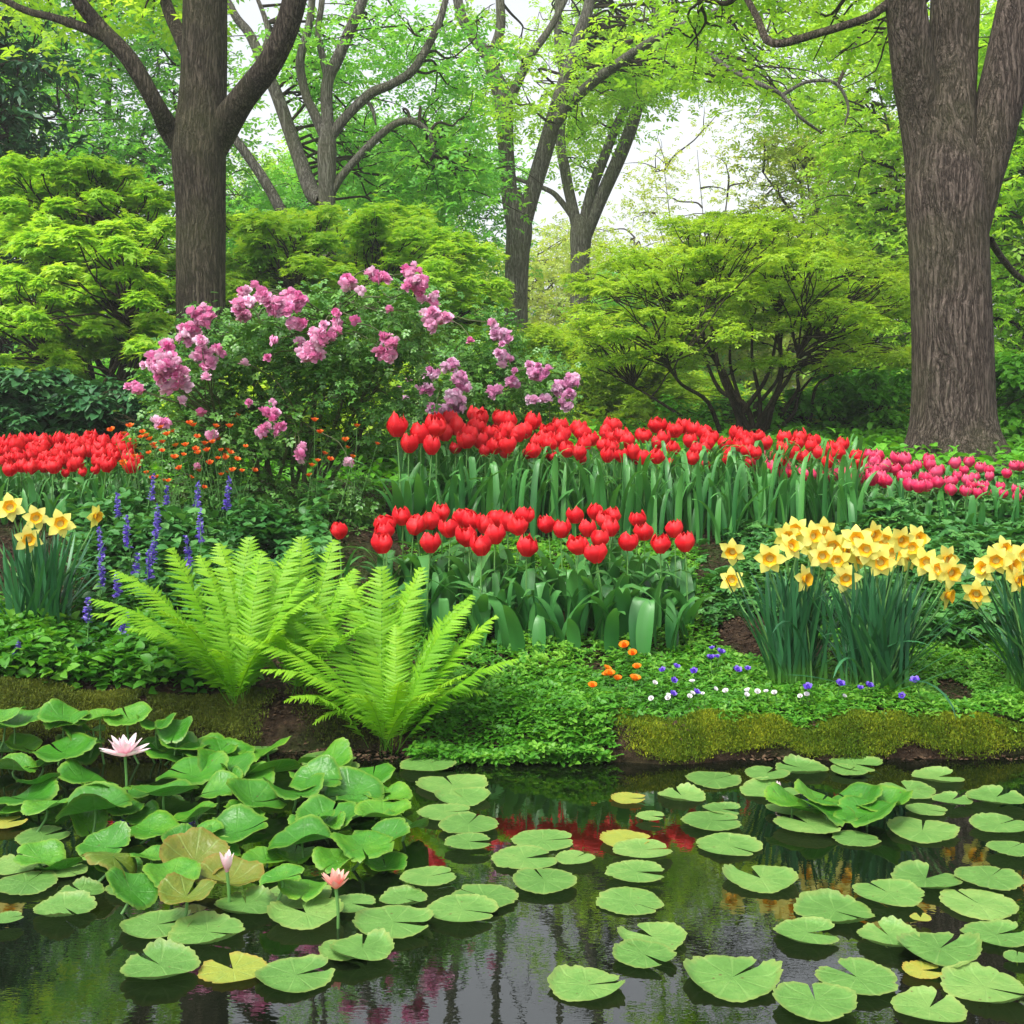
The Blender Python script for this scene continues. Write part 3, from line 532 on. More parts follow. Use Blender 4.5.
# ------------------------------------------------------------------ rose bushes
T_ROSELEAF = merge(xf(T_OVAL, s=.5, loc=(0, .5, 0)), xf(T_OVAL, yaw=1.1, s=.45, loc=(0, .45, 0)), xf(T_OVAL, yaw=-1.1, s=.45, loc=(0, .45, 0)), xf(T_OVAL, yaw=1.2, s=.4, loc=(0, .12, 0)), xf(T_OVAL, yaw=-1.2, s=.4, loc=(0, .12, 0)))
T_PET = strip(1, .95, 3, 2, lambda t: np.sin(np.pi * (t * .82 + .1)) ** .6, lambda t: (t, .45 * t * t), .45)
def bloom_tmpl(n=34):
    ts = []
    for k in range(n):
        f = k / n; ts.append(xf(T_PET, yaw=k * 2.4, pitch=1.45 - 2.3 * f, roll=.3 * math.sin(k * 3.3), s=.62 + .2 * math.sin(k * 1.7) * f + .25 * f, loc=(0, 0, .05 - .35 * f)))
    return merge(*ts)
T_BLOOM = bloom_tmpl()
def rose_bush(name, label, px, Yb, tiers, clusters, canes, leafn, lsize, pet, brad, depth=.55):
    rt_ = ground_pt(px, Yb); t = thing(name, label, 'rose bush', rt_, 0, None)
    sm = MB(); cr = MB()
    pads = []
    for (x, y, rx, ry, n) in tiers:
        for k in range(n):
            d = rng.normal(size=3); d /= np.linalg.norm(d); r = U(0, 1) ** .4
            pads.append(P(x + rx * d[0] * r, y + ry * d[2] * r, Yb + depth * d[1] * r) - rt_)
    hubs = []
    for (x, y) in canes:
        e = P(x, y, Yb + U(-.3, .3)) - rt_
        hubs.append(tube(sm, arc(rng.normal(0, .08, 3) * [1, 1, 0], e, .04, 6, .035), [.013, .012, .01, .008, .006, .004], 6, 5)[4:])
    hubs = np.concatenate(hubs)
    for c in pads:
        q = hubs[np.argmin(np.linalg.norm(hubs - c, axis=1) + .6 * np.maximum(hubs[:, 2] - c[2], 0))]
        tube(sm, arc(q, c, .06, 4, .06), [.005, .004, .003, .0015], 4, 3)
        r = U(.10, .2); cloud(cr, c, np.array([r, r, r * .8]), int(leafn * U(.6, 1.3)), T_ROSELEAF, lsize, up=.55, droop=.3)
    sm.build('canes', M['cane'], t); cr.build('foliage', M['rose_leaf'], t, smooth=False)
    for (x, y, wpx, n) in clusters:
        b = MB(); Yc = Yb - depth * U(.95, 1.25); c0 = P(x, y, Yc) - rt_
        n_ = int(n * 2.3) if n > 1 else 1; pos = []; rr = S(wpx, Yc) / 2
        for k in range(n_):
            d = rng.normal(size=3); d /= np.linalg.norm(d)
            pos.append(c0 + d * [1, .6, .85] * rr * 1.05 * (U(.35, 1) if n_ > 1 else 0))
        pos = np.array(pos)
        scatter(b, T_BLOOM, pos, U(0, 6.28, n_), rng.normal(.7, .5, n_), rng.normal(0, .4, n_), brad * U(.75, 1.15, n_), U(.0, 1, n_))
        q = hubs[np.argmin(np.linalg.norm(hubs - c0, axis=1))]
        tube(b, arc(q, c0 - [0, 0, .01], .08, 4, .05), [.003, .003, .0025, .002], 4, 3) if False else None
        b.build('blossom_cluster', pet, t, smooth=True)
        s2 = MB(); tube(s2, arc(q, c0, .05, 4, .05), [.005, .004, .003, .002], 5, 3)
        s2.build('blossom_stalk', M['cane'], t)
    return t
z = lambda l: [(120 + a / 4.655, 240 + b / 4.655, w_ / 4.655, n) for a, b, w_, n in l]
cl = z([(155, 555, 110, 12), (215, 575, 120, 14), (220, 490, 60, 4), (240, 685, 75, 5), (260, 620, 80, 6), (185, 640, 60, 4), (305, 665, 60, 3), (55, 680, 40, 3), (85, 695, 40, 2),
        (330, 330, 40, 1), (310, 430, 100, 11), (390, 345, 110, 12), (380, 520, 85, 8), (455, 510, 60, 3), (420, 570, 60, 3), (375, 470, 50, 2), (400, 635, 36, 1),
        (550, 300, 60, 6), (575, 345, 60, 5), (570, 230, 50, 2), (628, 205, 45, 1), (670, 260, 70, 5), (600, 280, 40, 2), (740, 310, 110, 12), (820, 290, 95, 10), (785, 250, 60, 4),
        (580, 570, 55, 1), (715, 465, 40, 1), (685, 545, 45, 1), (845, 385, 60, 3), (800, 380, 40, 2), (890, 520, 100, 10), (930, 460, 90, 8), (850, 470, 50, 2),
        (600, 755, 62, 1), (710, 755, 55, 1), (705, 815, 75, 3), (730, 880, 65, 2), (670, 875, 75, 3), (838, 990, 78, 2), (375, 800, 45, 1), (205, 845, 85, 4), (290, 745, 40, 1), (420, 900, 40, 2)])
cl += [(312 + a / 2.56, b / 2.56, w_ / 2.56, n) for a, b, w_, n in [(95, 722, 46, 4), (125, 742, 26, 1), (150, 705, 40, 3), (178, 705, 40, 3), (258, 690, 50, 4), (262, 725, 70, 7), (300, 765, 50, 3), (310, 810, 85, 12),
        (62, 815, 45, 3), (62, 848, 45, 3), (30, 830, 30, 1), (110, 818, 22, 1), (203, 868, 45, 3), (188, 905, 66, 6), (15, 870, 60, 4), (10, 905, 50, 3), (198, 790, 20, 1), (460, 825, 24, 1), (405, 870, 18, 1)]]
cl += [(349, 462, 14, 1), (300, 453, 17, 1), (197, 466, 14, 1)]
rose_bush('rose_bush', 'large arching rose bush loaded with pink blossom clusters before the dark tree', 300, 6.7,
    [(200, 375, 50, 60, 34), (270, 335, 75, 55, 46), (340, 330, 80, 55, 44), (400, 320, 45, 40, 22), (250, 420, 90, 60, 52), (350, 400, 80, 60, 30), (185, 440, 45, 40, 18), (290, 510, 100, 40, 70), (200, 505, 60, 40, 30), (350, 520, 50, 40, 34), (390, 350, 30, 50, 12), (190, 540, 50, 30, 16)],
    cl, [(170, 380), (205, 330), (245, 300), (290, 300), (330, 320), (345, 285), (400, 285), (430, 315), (380, 360), (270, 400), (220, 430), (200, 480), (330, 460), (300, 420), (360, 500)], 36, .056, M['rose'], .029)
cl2 = [(330 + a / 2.844, 360 + b / 2.844, w_ / 2.844, n) for a, b, w_, n in [(225, 55, 26, 1), (285, 40, 45, 4), (345, 20, 50, 5), (270, 80, 40, 3), (375, 65, 60, 6), (350, 92, 45, 3), (350, 125, 90, 13), (300, 140, 50, 4), (465, 85, 42, 3),
       (590, 30, 66, 7), (523, 65, 40, 3), (525, 30, 22, 1), (660, 75, 60, 7), (690, 60, 50, 4), (675, 100, 40, 3), (615, 110, 40, 2), (195, 85, 28, 1), (215, 110, 28, 1), (615, 225, 34, 3), (670, 125, 36, 2), (575,110,30,2)]]
cl2 += [(495, 12 + 320, 26, 3), (503, 357, 20, 3), (505, 335, 22, 3), (502, 352, 20, 2), (492, 323, 12, 1)]
rose_bush('rose_bush', 'smaller lilac-pink rose bush behind the long red tulip row', 490, 8.1, [(460, 370, 55, 40, 30), (530, 385, 50, 30, 26), (490, 410, 90, 30, 34), (500, 340, 20, 30, 8), (430, 400, 40, 40, 18), (480, 440, 90, 25, 26)],
    cl2, [(500, 330), (450, 360), (540, 370), (570, 385), (430, 375), (480, 380), (410, 400)], 45, .055, M['lilac'], .032)

# ------------------------------------------------------------------ tulips
def tulip_flower(openness=.0, n=9, seed=0):
    r_ = np.random.default_rng(seed); ts = []
    nt_, ns_ = 7, 4; t = np.linspace(0, 1, nt_ + 1); s = np.linspace(-1, 1, ns_ + 1)
    for k in range(n):
        inner = k // 3; a0 = k * 2 * np.pi / 3 + (k // 3) * .7 + r_.normal(0, .08)
        Rr = (.032 - .003 * inner) * (1 + .3 * openness)
        rad = Rr * (.25 + .95 * np.sin(np.pi * np.clip(t * .72 + .02, 0, 1)) ** .75) * (1 - (.75 - .9 * openness) * np.clip(t - .5, 0, 1))
        hh = .070 * (1 + .08 * r_.normal()) * (1 - .12 * openness) * (1 - .035 * inner)
        ph = .68 * np.clip(np.sin(np.pi * (t * .78 + .14)), 0, 1) ** .55 * np.where(t > .84, 1 - ((t - .84) / .16) ** 1.8 * .9, 1)
        A = a0 + s[None] * ph[:, None]; RR = rad[:, None] * (1 + .11 * s[None] ** 2 * (1 if inner else -1)) + .0015 * np.sin(9 * t[:, None] + 4 * s[None] + k) + .0014 * (1 - np.abs(s[None])) 
        V = np.stack([RR * np.cos(A), RR * np.sin(A), (hh * t ** .95)[:, None] * (1 - .05 * s[None] ** 2) + .003 * r_.normal(size=A.shape) * (t[:, None] > .8)], -1)
        i = (np.arange(nt_)[:, None] * (ns_ + 1) + np.arange(ns_)[None]).ravel()
        ts.append((V.reshape(-1, 3), np.stack([i, i + 1, i + ns_ + 2, i + ns_ + 1], 1), np.repeat(t, ns_ + 1)))
    return merge(*ts)
def tulip_leaf(L, W, out, droop, tw, seed):
    cen = lambda t: (out * t ** 1.6 + .05 * t, np.sin(np.clip(t, 0, 1) * (np.pi / 2 + droop)) * (1 - .15 * out))
    tm = strip(L, W, 10, 4, lambda t: (t + .06) ** .5 * (1 - t) ** .95 * 2.1, cen, -.0, .05, seed)
    V = tm[0].copy()
    # trough fold: edges lean inward (towards the stem)
    wx = V[:, 0]; V[:, 1] -= .55 * np.abs(wx) ** 1.15 * (1 - tm[2] * .4); a = tw * tm[2]
    V = np.stack([V[:, 0] * np.cos(a) + V[:, 1] * 0 - 0, V[:, 1] + wx * np.sin(a), V[:, 2]], -1)
    return V, tm[1], tm[2]
def one(tm, name, mat, parent, tint=.5, smooth=True):
    b = MB(); b.add(tm[0], tm[1], tint, tm[2]); return b.build(name, mat, parent, smooth)
def tulip_proto(mat, h, fs, nleaf, lw, seed, opn, bend):
    r_ = np.random.default_rng(seed)
    t = thing('tulip', 'tulip', 'tulip')
    b = MB(); top = np.array([bend, 0, h]); tube(b, [[0, 0, -.03], [bend * .15, 0, h * .4], [bend * .5, 0, h * .75], top], [.0045, .004, .0036, .0034], 6, 4); b.build('stem', M['stem'], t)
    f = one(xf(tulip_flower(opn, 9, seed), s=fs), 'flower', mat, t, np.repeat(r_.uniform(.05, .95, 9), 40)); f.location = tuple(top - [0, 0, .002]); f.rotation_euler = (r_.normal(0, .1), bend * 2 + r_.normal(0, .1), 0)
    for k in range(nleaf):
        L = h * r_.uniform(.55, .9) * (1.0 if k else 1.05); q = tulip_leaf(L, lw * r_.uniform(.8, 1.15), r_.uniform(.2, 1.05), r_.uniform(-.3, .6) + (.6 if r_.uniform() < .2 else 0), r_.uniform(-.6, .6), k + seed)
        l = one(xf(q, yaw=k * 2.2 + r_.uniform(0, 1.2)), 'leaf', M['tulip_leaf'], t, r_.uniform(.2, .9))
    reg(t); return t
def protos(mat, h, fs, nleaf, lw, n, seed):
    return [tulip_proto(mat, h * (1 + .0 * k), fs, nleaf, lw, seed + k, [.0, .16, .05, .34, -.06, .22, .1, .5][k % 8], [.01, -.015, .03, -.03, .0][k % 5]) for k in range(n)]
def place_tulips(pr, heads, label, group, hs_=.055):
    """heads: (px,py,Y, scale) of the flower middle; stem height follows from the ground below"""
    used = set(); out = []
    for (px, py, Yt, fsc) in heads:
        k = int(rng.integers(len(pr))); pt = pr[k]
        hd = P(px, py, Yt); g = float(gz(hd[0], Yt)); hgt = hd[2] - g - .03
        s = max(hgt / pt['hh'], .45)
        if k not in used: o = pt; used.add(k)
        else: o = copy_tree(pt)
        o.location = (hd[0], Yt, g); o.rotation_euler = (rng.normal(0, .03), rng.normal(0, .03), U(0, 6.28)); o.scale = (s * U(.95, 1.05) * fsc,) * 2 + (s,)
        tag(o, label, 'tulip', group); out.append((px, o))
    for k, pt in enumerate(pr):
        if k not in used:
            for c in list(pt.children): bpy.data.objects.remove(c)
            bpy.data.objects.remove(pt)
    return out
def mk(mat, h, fs, nleaf, lw, n, seed):
    pr = protos(mat, h, fs, nleaf, lw, n, seed)
    for p_ in pr: p_['hh'] = h + .03 * fs
    return pr
front = [(384, 517), (389, 525), (388, 537), (403, 510), (410, 519), (422, 517), (427, 536), (441, 507), (448, 522), (432, 515), (461, 511), (472, 515), (479, 518), (472, 530), (479, 539), (494, 513), (495, 528), (507, 516), (515, 519), (528, 509), (526, 539),
         (553, 518), (564, 523), (576, 509), (583, 522), (592, 506), (600, 513), (573, 538), (594, 532), (610, 522), (605, 546), (628, 535), (635, 513), (646, 525), (659, 537), (676, 523), (688, 536), (612, 509)]
front = sorted(front)
res = place_tulips(mk(M['tulip_red'], .40, 1.4, 4, .085, 8, 11), [(x, y, 5.0 + (548 - y) / 42 * .55, 1) for x, y in front], 'x', 'red tulips in the front clump')
res = sorted(res, key=lambda q: q[0])
L1 = [q for q in res if q[0] < 540]; L2 = [q for q in res if q[0] >= 540]
for i, (x, o) in enumerate(L1): o['label'] = f'red tulip, {ordinal(i, len(L1))} in the front clump between fern and gap'
for i, (x, o) in enumerate(L2): o['label'] = f'red tulip, {ordinal(i, len(L2))} in the front clump nearest the daffodils'
res = place_tulips(mk(M['tulip_red'], .38, 1.05, 2, .06, 1, 31), [(343, 524, 5.25, 1)], 'lone red tulip standing above the fern, apart from the clump', None)
def head_field(n, x0, x1, top, band, Y0, Y1, md):
    out = []; tries = 0
    while len(out) < n and tries < 20000:
        tries += 1; x = U(x0, x1); f = U(0, 1); y = top(x) + band(x) * f
        if all((x - a) ** 2 + (1.3 * (y - b)) ** 2 > md * md for a, b, _, _ in out): out.append((x, y, Y1 + (Y0 - Y1) * f + U(-.1, .1), U(.92, 1.1)))
    return out
topl = lambda x: np.interp(x, [395, 430, 500, 560, 650, 730, 800, 870], [418, 408, 412, 416, 420, 422, 430, 436])
hf = [(402, 421, 6.15, 1), (421, 428, 6.15, 1), (409, 438, 6.1, .9), (436, 420, 6.2, 1), (428, 440, 6.1, .9)] + head_field(89, 442, 862, topl, lambda x: np.interp(x, [395, 500, 700, 870], [24, 30, 34, 22]), 6.35, 7.1, 9)
place_tulips(mk(M['tulip_red'], .46, 1.4, 3, .06, 8, 51), hf, 'red tulip in the long raised row between the rose bushes and daffodils', 'red tulips in the long back row')
place_tulips(mk(M['tulip_deep'], .40, .95, 3, .07, 3, 91), head_field(13, 450, 800, lambda x: topl(x) + 28, lambda x: 12, 6.3, 6.6, 22), 'small dark red tulip low along the front of the long row', 'smaller dark red tulips')
place_tulips(mk(M['tulip_red'], .27, 1.08, 2, .045, 4, 71), head_field(72, -25, 138, lambda x: np.interp(x, [-20, 100, 140], [437, 432, 436]), lambda x: 28, 6.3, 7.2, 7), 'red tulip in the dense bed at far left', 'red tulips at far left')
place_tulips(mk(M['tulip_red'], .30, .9, 2, .05, 2, 77), [(67, 467, 6.3, 1), (86, 466, 6.3, 1), (97, 464, 6.35, 1), (46, 462, 6.35, 1)], 'small red tulip hanging low before the far left bed', 'small low red tulips at left')
tp = lambda x: np.interp(x, [750, 800, 880, 950, 1024], [446, 450, 450, 456, 460])
place_tulips(mk(M['tulip_pink'], .26, 1.4, 2, .045, 4, 81), head_field(74, 755, 1035, tp, lambda x: np.interp(x, [750, 880, 1040], [18, 26, 34]), 6.4, 7.6, 8.5), 'crimson-pink tulip in the right bed before the big trunk', 'crimson-pink tulips on the right')

# extra upright foliage between the tulips belongs to not yet flowering plants
fol = MB()
def blind(n, x0, x1, Y0, Y1, h, W):
    for i in range(n):
        g = ground_pt(U(x0, x1), U(Y0, Y1)); k = int(rng.integers(1000))
        q = tulip_leaf(h * U(.6, 1.15), W * U(.6, 1.25), U(.05, .6), U(-.3, .4) + .6 * (U(0, 1) > .85), U(-.7, .7), k)
        q = xf(q, yaw=U(0, 6.28), pitch=U(-.1, .1), loc=g); fol.add(q[0], q[1], U(.1, 1), q[2])
blind(800, 398, 860, 6.05, 7.0, .40, .036)
blind(60, 500, 690, 4.9, 5.3, .24, .085)
blind(60, 400, 690, 5.0, 5.4, .26, .06)
blind(330, -20, 150, 6.1, 7.0, .25, .035)
blind(260, 770, 1050, 6.2, 7.4, .2, .035)
tag(fol.build('tulip_foliage', M['tulip_leaf']), 'crowded blue-green tulip leaves filling the beds between the flowering tulips', 'tulip leaves', None, 'stuff')

# ------------------------------------------------------------------ daffodils
T_TEPAL = strip(1, .62, 6, 3, lambda t: np.clip(np.sin(np.pi * (t * .9 + .06)), 0, 1) ** .65 * np.where(t > .75, 1 - ((t - .75) / .25) * .75, 1), lambda t: (t, .06 * np.sin(3 * t)), .12, .03)
def daff_mesh():
    ts = [xf(T_TEPAL, yaw=k * np.pi / 3, pitch=.12 if k % 2 else .02, s=.056 if k % 2 else .052, loc=(0, 0, .001 * (k % 2))) for k in range(6)]
    return merge(*ts)
def trumpet_mesh():
    nt_, ns_ = 6, 18; t = np.linspace(0, 1, nt_ + 1); a = np.linspace(0, 2 * np.pi, ns_ + 1)
    r = .010 + .006 * t + .007 * np.clip(t - .7, 0, 1) / .3; V = []
    RR = r[:, None] * (1 + .09 * np.cos(a * 6)[None] * t[:, None] ** 3)
    V = np.stack([RR * np.cos(a)[None], RR * np.sin(a)[None], np.broadcast_to((.026 * t)[:, None], RR.shape)], -1)
    i = (np.arange(nt_)[:, None] * (ns_ + 1) + np.arange(ns_)[None]).ravel()
    return V.reshape(-1, 3), np.stack([i, i + 1, i + ns_ + 2, i + ns_ + 1], 1), np.repeat(t, ns_ + 1)
DM, TM = daff_mesh(), trumpet_mesh()
_df = {}
def daffodil_clump(label, px, Yb, flowers, nleaf, spread, Lm, broken=4):
    rt_ = ground_pt(px, Yb); t = thing('daffodil_clump', label, 'daffodils', rt_, 0, 'yellow daffodil clumps')
    b = MB()
    for k in range(nleaf):
        a = U(0, 6.28); lean = abs(rng.normal(0, .3)) * spread; L = Lm * U(.7, 1.08); base = np.array([rng.normal(0, .045), rng.normal(0, .03), -.02])
        bend = U(0, .35) + (U(.6, 1.6) if k < broken else 0)
        cen = lambda tt: (np.cumsum(np.sin(lean + bend * tt ** 2.2)) / len(tt), np.cumsum(np.cos(lean + bend * tt ** 2.2)) / len(tt))
        q = strip(L, .013 * U(.8, 1.2), 10, 2, lambda tt: np.where(tt > .8, 1 - ((tt - .8) / .2) ** 2 * .85, 1), cen, -.35)
        q = xf(q, yaw=U(-.6, .6) + (0), s=1); v = q[0]
        v, f, al = xf((v, q[1], q[2]), yaw=a, loc=base)
        b.add(v, f, U(0, 1), al)
    b.build('foliage', M['daff_leaf'], t)
    for (x, y, face) in flowers:
        Yf = Yb + U(-.10, .14); c = P(x, y, Yf) - rt_
        if 'f' not in _df:
            f = one(DM, 'flower', M['daff'], t, U(.1, .9) * 0 + .8); g = one(TM, 'trumpet', M['trumpet'], f); _df['f'] = f.data; _df['g'] = g.data
        else:
            f = bpy.data.objects.new('flower', _df['f']); C.objects.link(f); f.parent = t; g = bpy.data.objects.new('trumpet', _df['g']); C.objects.link(g); g.parent = f
        f.location = tuple(c); f.rotation_euler = (R(90) - U(-.25, .5), U(0, 1), face + rng.normal(0, .42)); s = U(.92, 1.14); f.scale = (s, s, s)
        s2 = MB(); bk = np.array([math.sin(face) * -.03, .035, .0]); b0 = np.array([rng.normal(0, .04), rng.normal(0, .03), 0])
        tube(s2, [b0, b0 * .6 + c * .4 + [0, .0, .02], c + bk + [0, 0, -.06], c + bk + [0, 0, .005], c], [.004, .0038, .0034, .003, .004], 6, 5); s2.build('stem', M['stem'], t)
    return t
daffodil_clump('left clump of bright yellow daffodils beside the blue spikes at far left', 38, 4.95, [(10, 508, -.2), (36, 518, .1), (28, 539, 0), (60, 524, .2), (94, 516, .9), (-6, 530, 0)], 150, 1.15, .46)
daffodil_clump('yellow daffodil clump nearer the red tulips, left of the big double clump', 795, 4.66, [(733, 551, -.7), (732, 580, -.5), (770, 558, -.2), (785, 536, 0), (803, 579, 0), (813, 549, .3), (832, 545, 0), (823, 531, .2), (798, 530, -.3), (844, 550, .6), (790, 547, .1), (822, 556, 0), (812, 536, -.1)], 140, 1.1, .47, 6)
daffodil_clump('widest yellow daffodil clump, right half of the big double clump', 876, 4.55, [(846, 578, -.2), (872, 534, 0), (867, 549, 0), (892, 555, .1), (856, 540, -.4), (900, 539, 0), (916, 539, .3), (927, 562, -.2), (945, 559, .3), (945, 595, .5), (907, 557, .2), (936, 570, -.3), (885, 540, .2), (860, 556, .2), (912, 548, -.2), (880, 562, .1), (950, 572, .5), (838, 560, -.4)], 190, 1.25, .48, 10)
daffodil_clump('yellow daffodil clump cut off by the right edge', 1040, 4.6, [(985, 570, -.8), (1003, 549, -.2), (977, 593, -.4), (1016, 580, 0), (1022, 556, .2), (1035, 570, 0), (996, 560, 0), (1010, 566, .3)], 140, 1.4, .47, 10)

# ------------------------------------------------------------------ ferns
def frond(L, bend, seed, wd=.17):
    wd *= 1.12
    r_ = np.random.default_rng(seed); n = 42; b = MB()
    tt = np.linspace(0, 1, n); ang = .12 + bend * tt ** 1.7; dy = np.sin(ang); dz = np.cos(ang); y = np.cumsum(dy) / n * L; zz = np.cumsum(dz) / n * L
    side = .02 * L * np.sin(tt * 3 + seed)
    rach = np.stack([side, y, zz], 1); tube(b, rach[::5].tolist() + [rach[-1].tolist()], np.linspace(.0028, .0006, len(rach[::5]) + 1), 4, 3, tint=.1)
    # a pinna is a tapered strip with a saw-toothed edge
    k = 7; s_ = np.linspace(0, 1, 2 * k + 1); tooth = np.where(np.arange(2 * k + 1) % 2 == 0, .62, 1.0); hw = .5 * (1 - s_ ** 1.5) * tooth + .02
    up = np.stack([s_, hw, -.12 * s_ ** 2], 1); dn = np.stack([s_, -hw, -.12 * s_ ** 2], 1); ce = np.stack([s_, 0 * s_, .03 - .12 * s_ ** 2], 1)
    tv = np.concatenate([up, ce, dn]); m = 2 * k + 1; i = np.arange(m - 1)
    tf = np.concatenate([np.stack([i, i + m, i + m + 1, i + 1], 1), np.stack([i + m, i + 2 * m, i + 2 * m + 1, i + m + 1], 1)])
    for j in range(7, n):
        q = tt[j]; pl = wd * L * (np.clip(q - .06, 0, 1) ** .55 * (1 - q) ** .6 * 1.75) * r_.uniform(.92, 1.05); pw = L / n * r_.uniform(1.0, 1.25); dr = r_.normal(-.2, .14)
        dirn = np.array([0, dy[j], dz[j]]); nrm = np.array([0, -dz[j], dy[j]])
        for sg in (-1, 1):
            ax = np.array([sg * 1.0, 0, 0]) * .92 + dirn * (.48 + r_.normal(0, .06)) + nrm * (dr + r_.normal(0, .08)); ax /= np.linalg.norm(ax)
            wv = dirn - ax * (dirn @ ax); wv /= np.linalg.norm(wv); nv = np.cross(ax, wv)
            if nv @ nrm < 0: nv = -nv
            v = rach[j] + tv[:, :1] * ax * pl + tv[:, 1:2] * wv * pw + tv[:, 2:3] * nv * pl
            b.add(v, tf, np.clip(.3 + .5 * q + r_.normal(0, .07), 0, 1), q)
    return b
FR = [frond(1.0, bd, k, w_).build('frond', M['fern']) for k, (bd, w_) in enumerate([(.55, .17), (.8, .18), (1.1, .16), (1.5, .17), (.35, .18), (2.0, .15)])]
FD = [f.data for f in FR]
for f in FR: bpy.data.objects.remove(f)
def fern(label, px, Yb, specs):
    t = thing('fern', label, 'fern', ground_pt(px, Yb), 0, 'bright green ferns on the bank')
    for (yaw, L, var, lean) in specs:
        f = bpy.data.objects.new('frond', FD[var]); C.objects.link(f); f.parent = t; f.rotation_euler = (-lean, 0, R(yaw)); L *= U(.92, 1.1); f.scale = (L * U(.95, 1.15), L, L); f.location = (rng.normal(0, .02), rng.normal(0, .02), -.02)
    return t
# yaw 0 leans away from the viewer, 90 to the left, -90 to the right, 180 to the viewer
fern('leftmost bright green fern, its fronds arching towards the blue flowers', 238, 4.36, [(88, .66, 1, .5), (95, .60, 2, .4), (75, .66, 1, .35), (60, .66, 4, .3), (30, .6, 0, .12), (0, .6, 4, .1), (-30, .58, 0, .12), (-60, .55, 0, .15), (-85, .5, 1, .2), (110, .52, 2, .35), (140, .5, 1, .25), (-130, .45, 1, .25), (170, .42, 2, .2), (45, .64, 0, .1), (-10, .56, 0, .0)])
fern('middle bright green fern standing behind the other two', 300, 4.46, [(25, .6, 1, .15), (-35, .6, 1, .2), (90, .5, 1, .45), (-95, .5, 1, .45), (70, .52, 1, .2), (40, .56, 0, .1), (10, .58, 4, .05), (-20, .58, 0, .08), (-50, .56, 0, .12), (-80, .52, 1, .2), (-110, .46, 1, .3), (120, .42, 2, .3), (160, .4, 1, .2), (-150, .42, 2, .2)])
fern('rightmost and largest bright green fern, leaning over the water', 388, 4.27, [(88, .62, 1, .5), (100, .56, 2, .45), (-88, .55, 1, .5), (-70, .58, 1, .3), (-50, .62, 1, .25), (50, .66, 1, .25), (28, .66, 1, .1), (-20, .66, 1, .12), (85, .5, 1, .3), (65, .62, 1, .3), (40, .62, 0, .1), (15, .64, 4, .08), (-10, .62, 0, .1), (-35, .62, 4, .15), (-58, .6, 1, .12), (-75, .56, 0, .35), (-95, .45, 3, .35), (100, .42, 3, .4), (130, .4, 2, .4), (160, .4, 2, .3), (-170, .42, 2, .2), (-140, .42, 2, .3), (-120, .4, 1, .35), (0, .5, 0, .0), (110, .34, 5, .3)])

# ------------------------------------------------------------------ small flowering plants
def salvia_proto(seed, nl=10, dense=1.0):
    r_ = np.random.default_rng(seed); t = thing('salvia', 'x', 'salvia'); h = .30
    b = MB(); tube(b, [[0, 0, -.02], [.01, 0, h * .5], [0, 0.0, h]], [.003, .0025, .0015], 5, 4); b.build('stem', M['stem'], t)
    f = MB(); n = int(60 * dense); tt = r_.uniform(0, 1, n); pos = np.stack([0 * tt, 0 * tt, h * (.64 + .38 * tt)], 1)
    scatter(f, T_OVAL, pos, r_.uniform(0, 6.28, n), r_.uniform(-.2, .9, n), r_.normal(0, .5, n), .023 * (1.15 - .6 * tt), r_.uniform(0, 1, n)); f.build('flower_spike', M['salvia'], t, False)
    l = MB(); tt = r_.uniform(.0, .6, nl * 3); pos = np.stack([r_.normal(0, .01, nl * 3), r_.normal(0, .01, nl * 3), h * tt], 1)
    scatter(l, T_OVAL, pos, r_.uniform(0, 6.28, nl * 3), r_.uniform(-.2, .6, nl * 3), r_.normal(0, .3, nl * 3), .055 * (1.1 - tt) + .01, r_.uniform(0, 1, nl * 3)); l.build('leaves', M['cover_teal'], t, False)
    reg(t); return t
sp = [salvia_proto(k) for k in range(3)]
spots = sorted([(144, 487, 5.9), (119, 506, 5.7), (154, 518, 5.5), (130, 529, 5.3), (106, 541, 5.2), (146, 543, 5.2), (128, 567, 5.1), (105, 571, 5.0), (193, 495, 5.8), (221, 490, 5.7), (199, 524, 5.4), (200, 546, 5.2), (84, 611, 4.7), (118, 624, 4.65), (293, 555, 5.4), (162, 499, 5.8), (12, 654, 4.5), (150, 560, 5.1), (120, 585, 5.0)])
for i, (px, py, Yt) in enumerate(spots):
    o = sp[i] if i < 3 else copy_tree(sp[i % 3]); g = ground_pt(px, Yt); hd = P(px, py - 12, Yt); s = max((hd[2] - g[2]) / .3, .3); o.location = tuple(g); o.scale = (1, 1, s) if s > .6 else (.7, .7, s); o.rotation_euler = (rng.normal(0, .08), rng.normal(0, .08), U(0, 6))
    tag(o, f'violet-blue flower spike, {ordinal(i, len(spots))} along the left bed', 'flower', 'violet-blue spikes in the left bed')
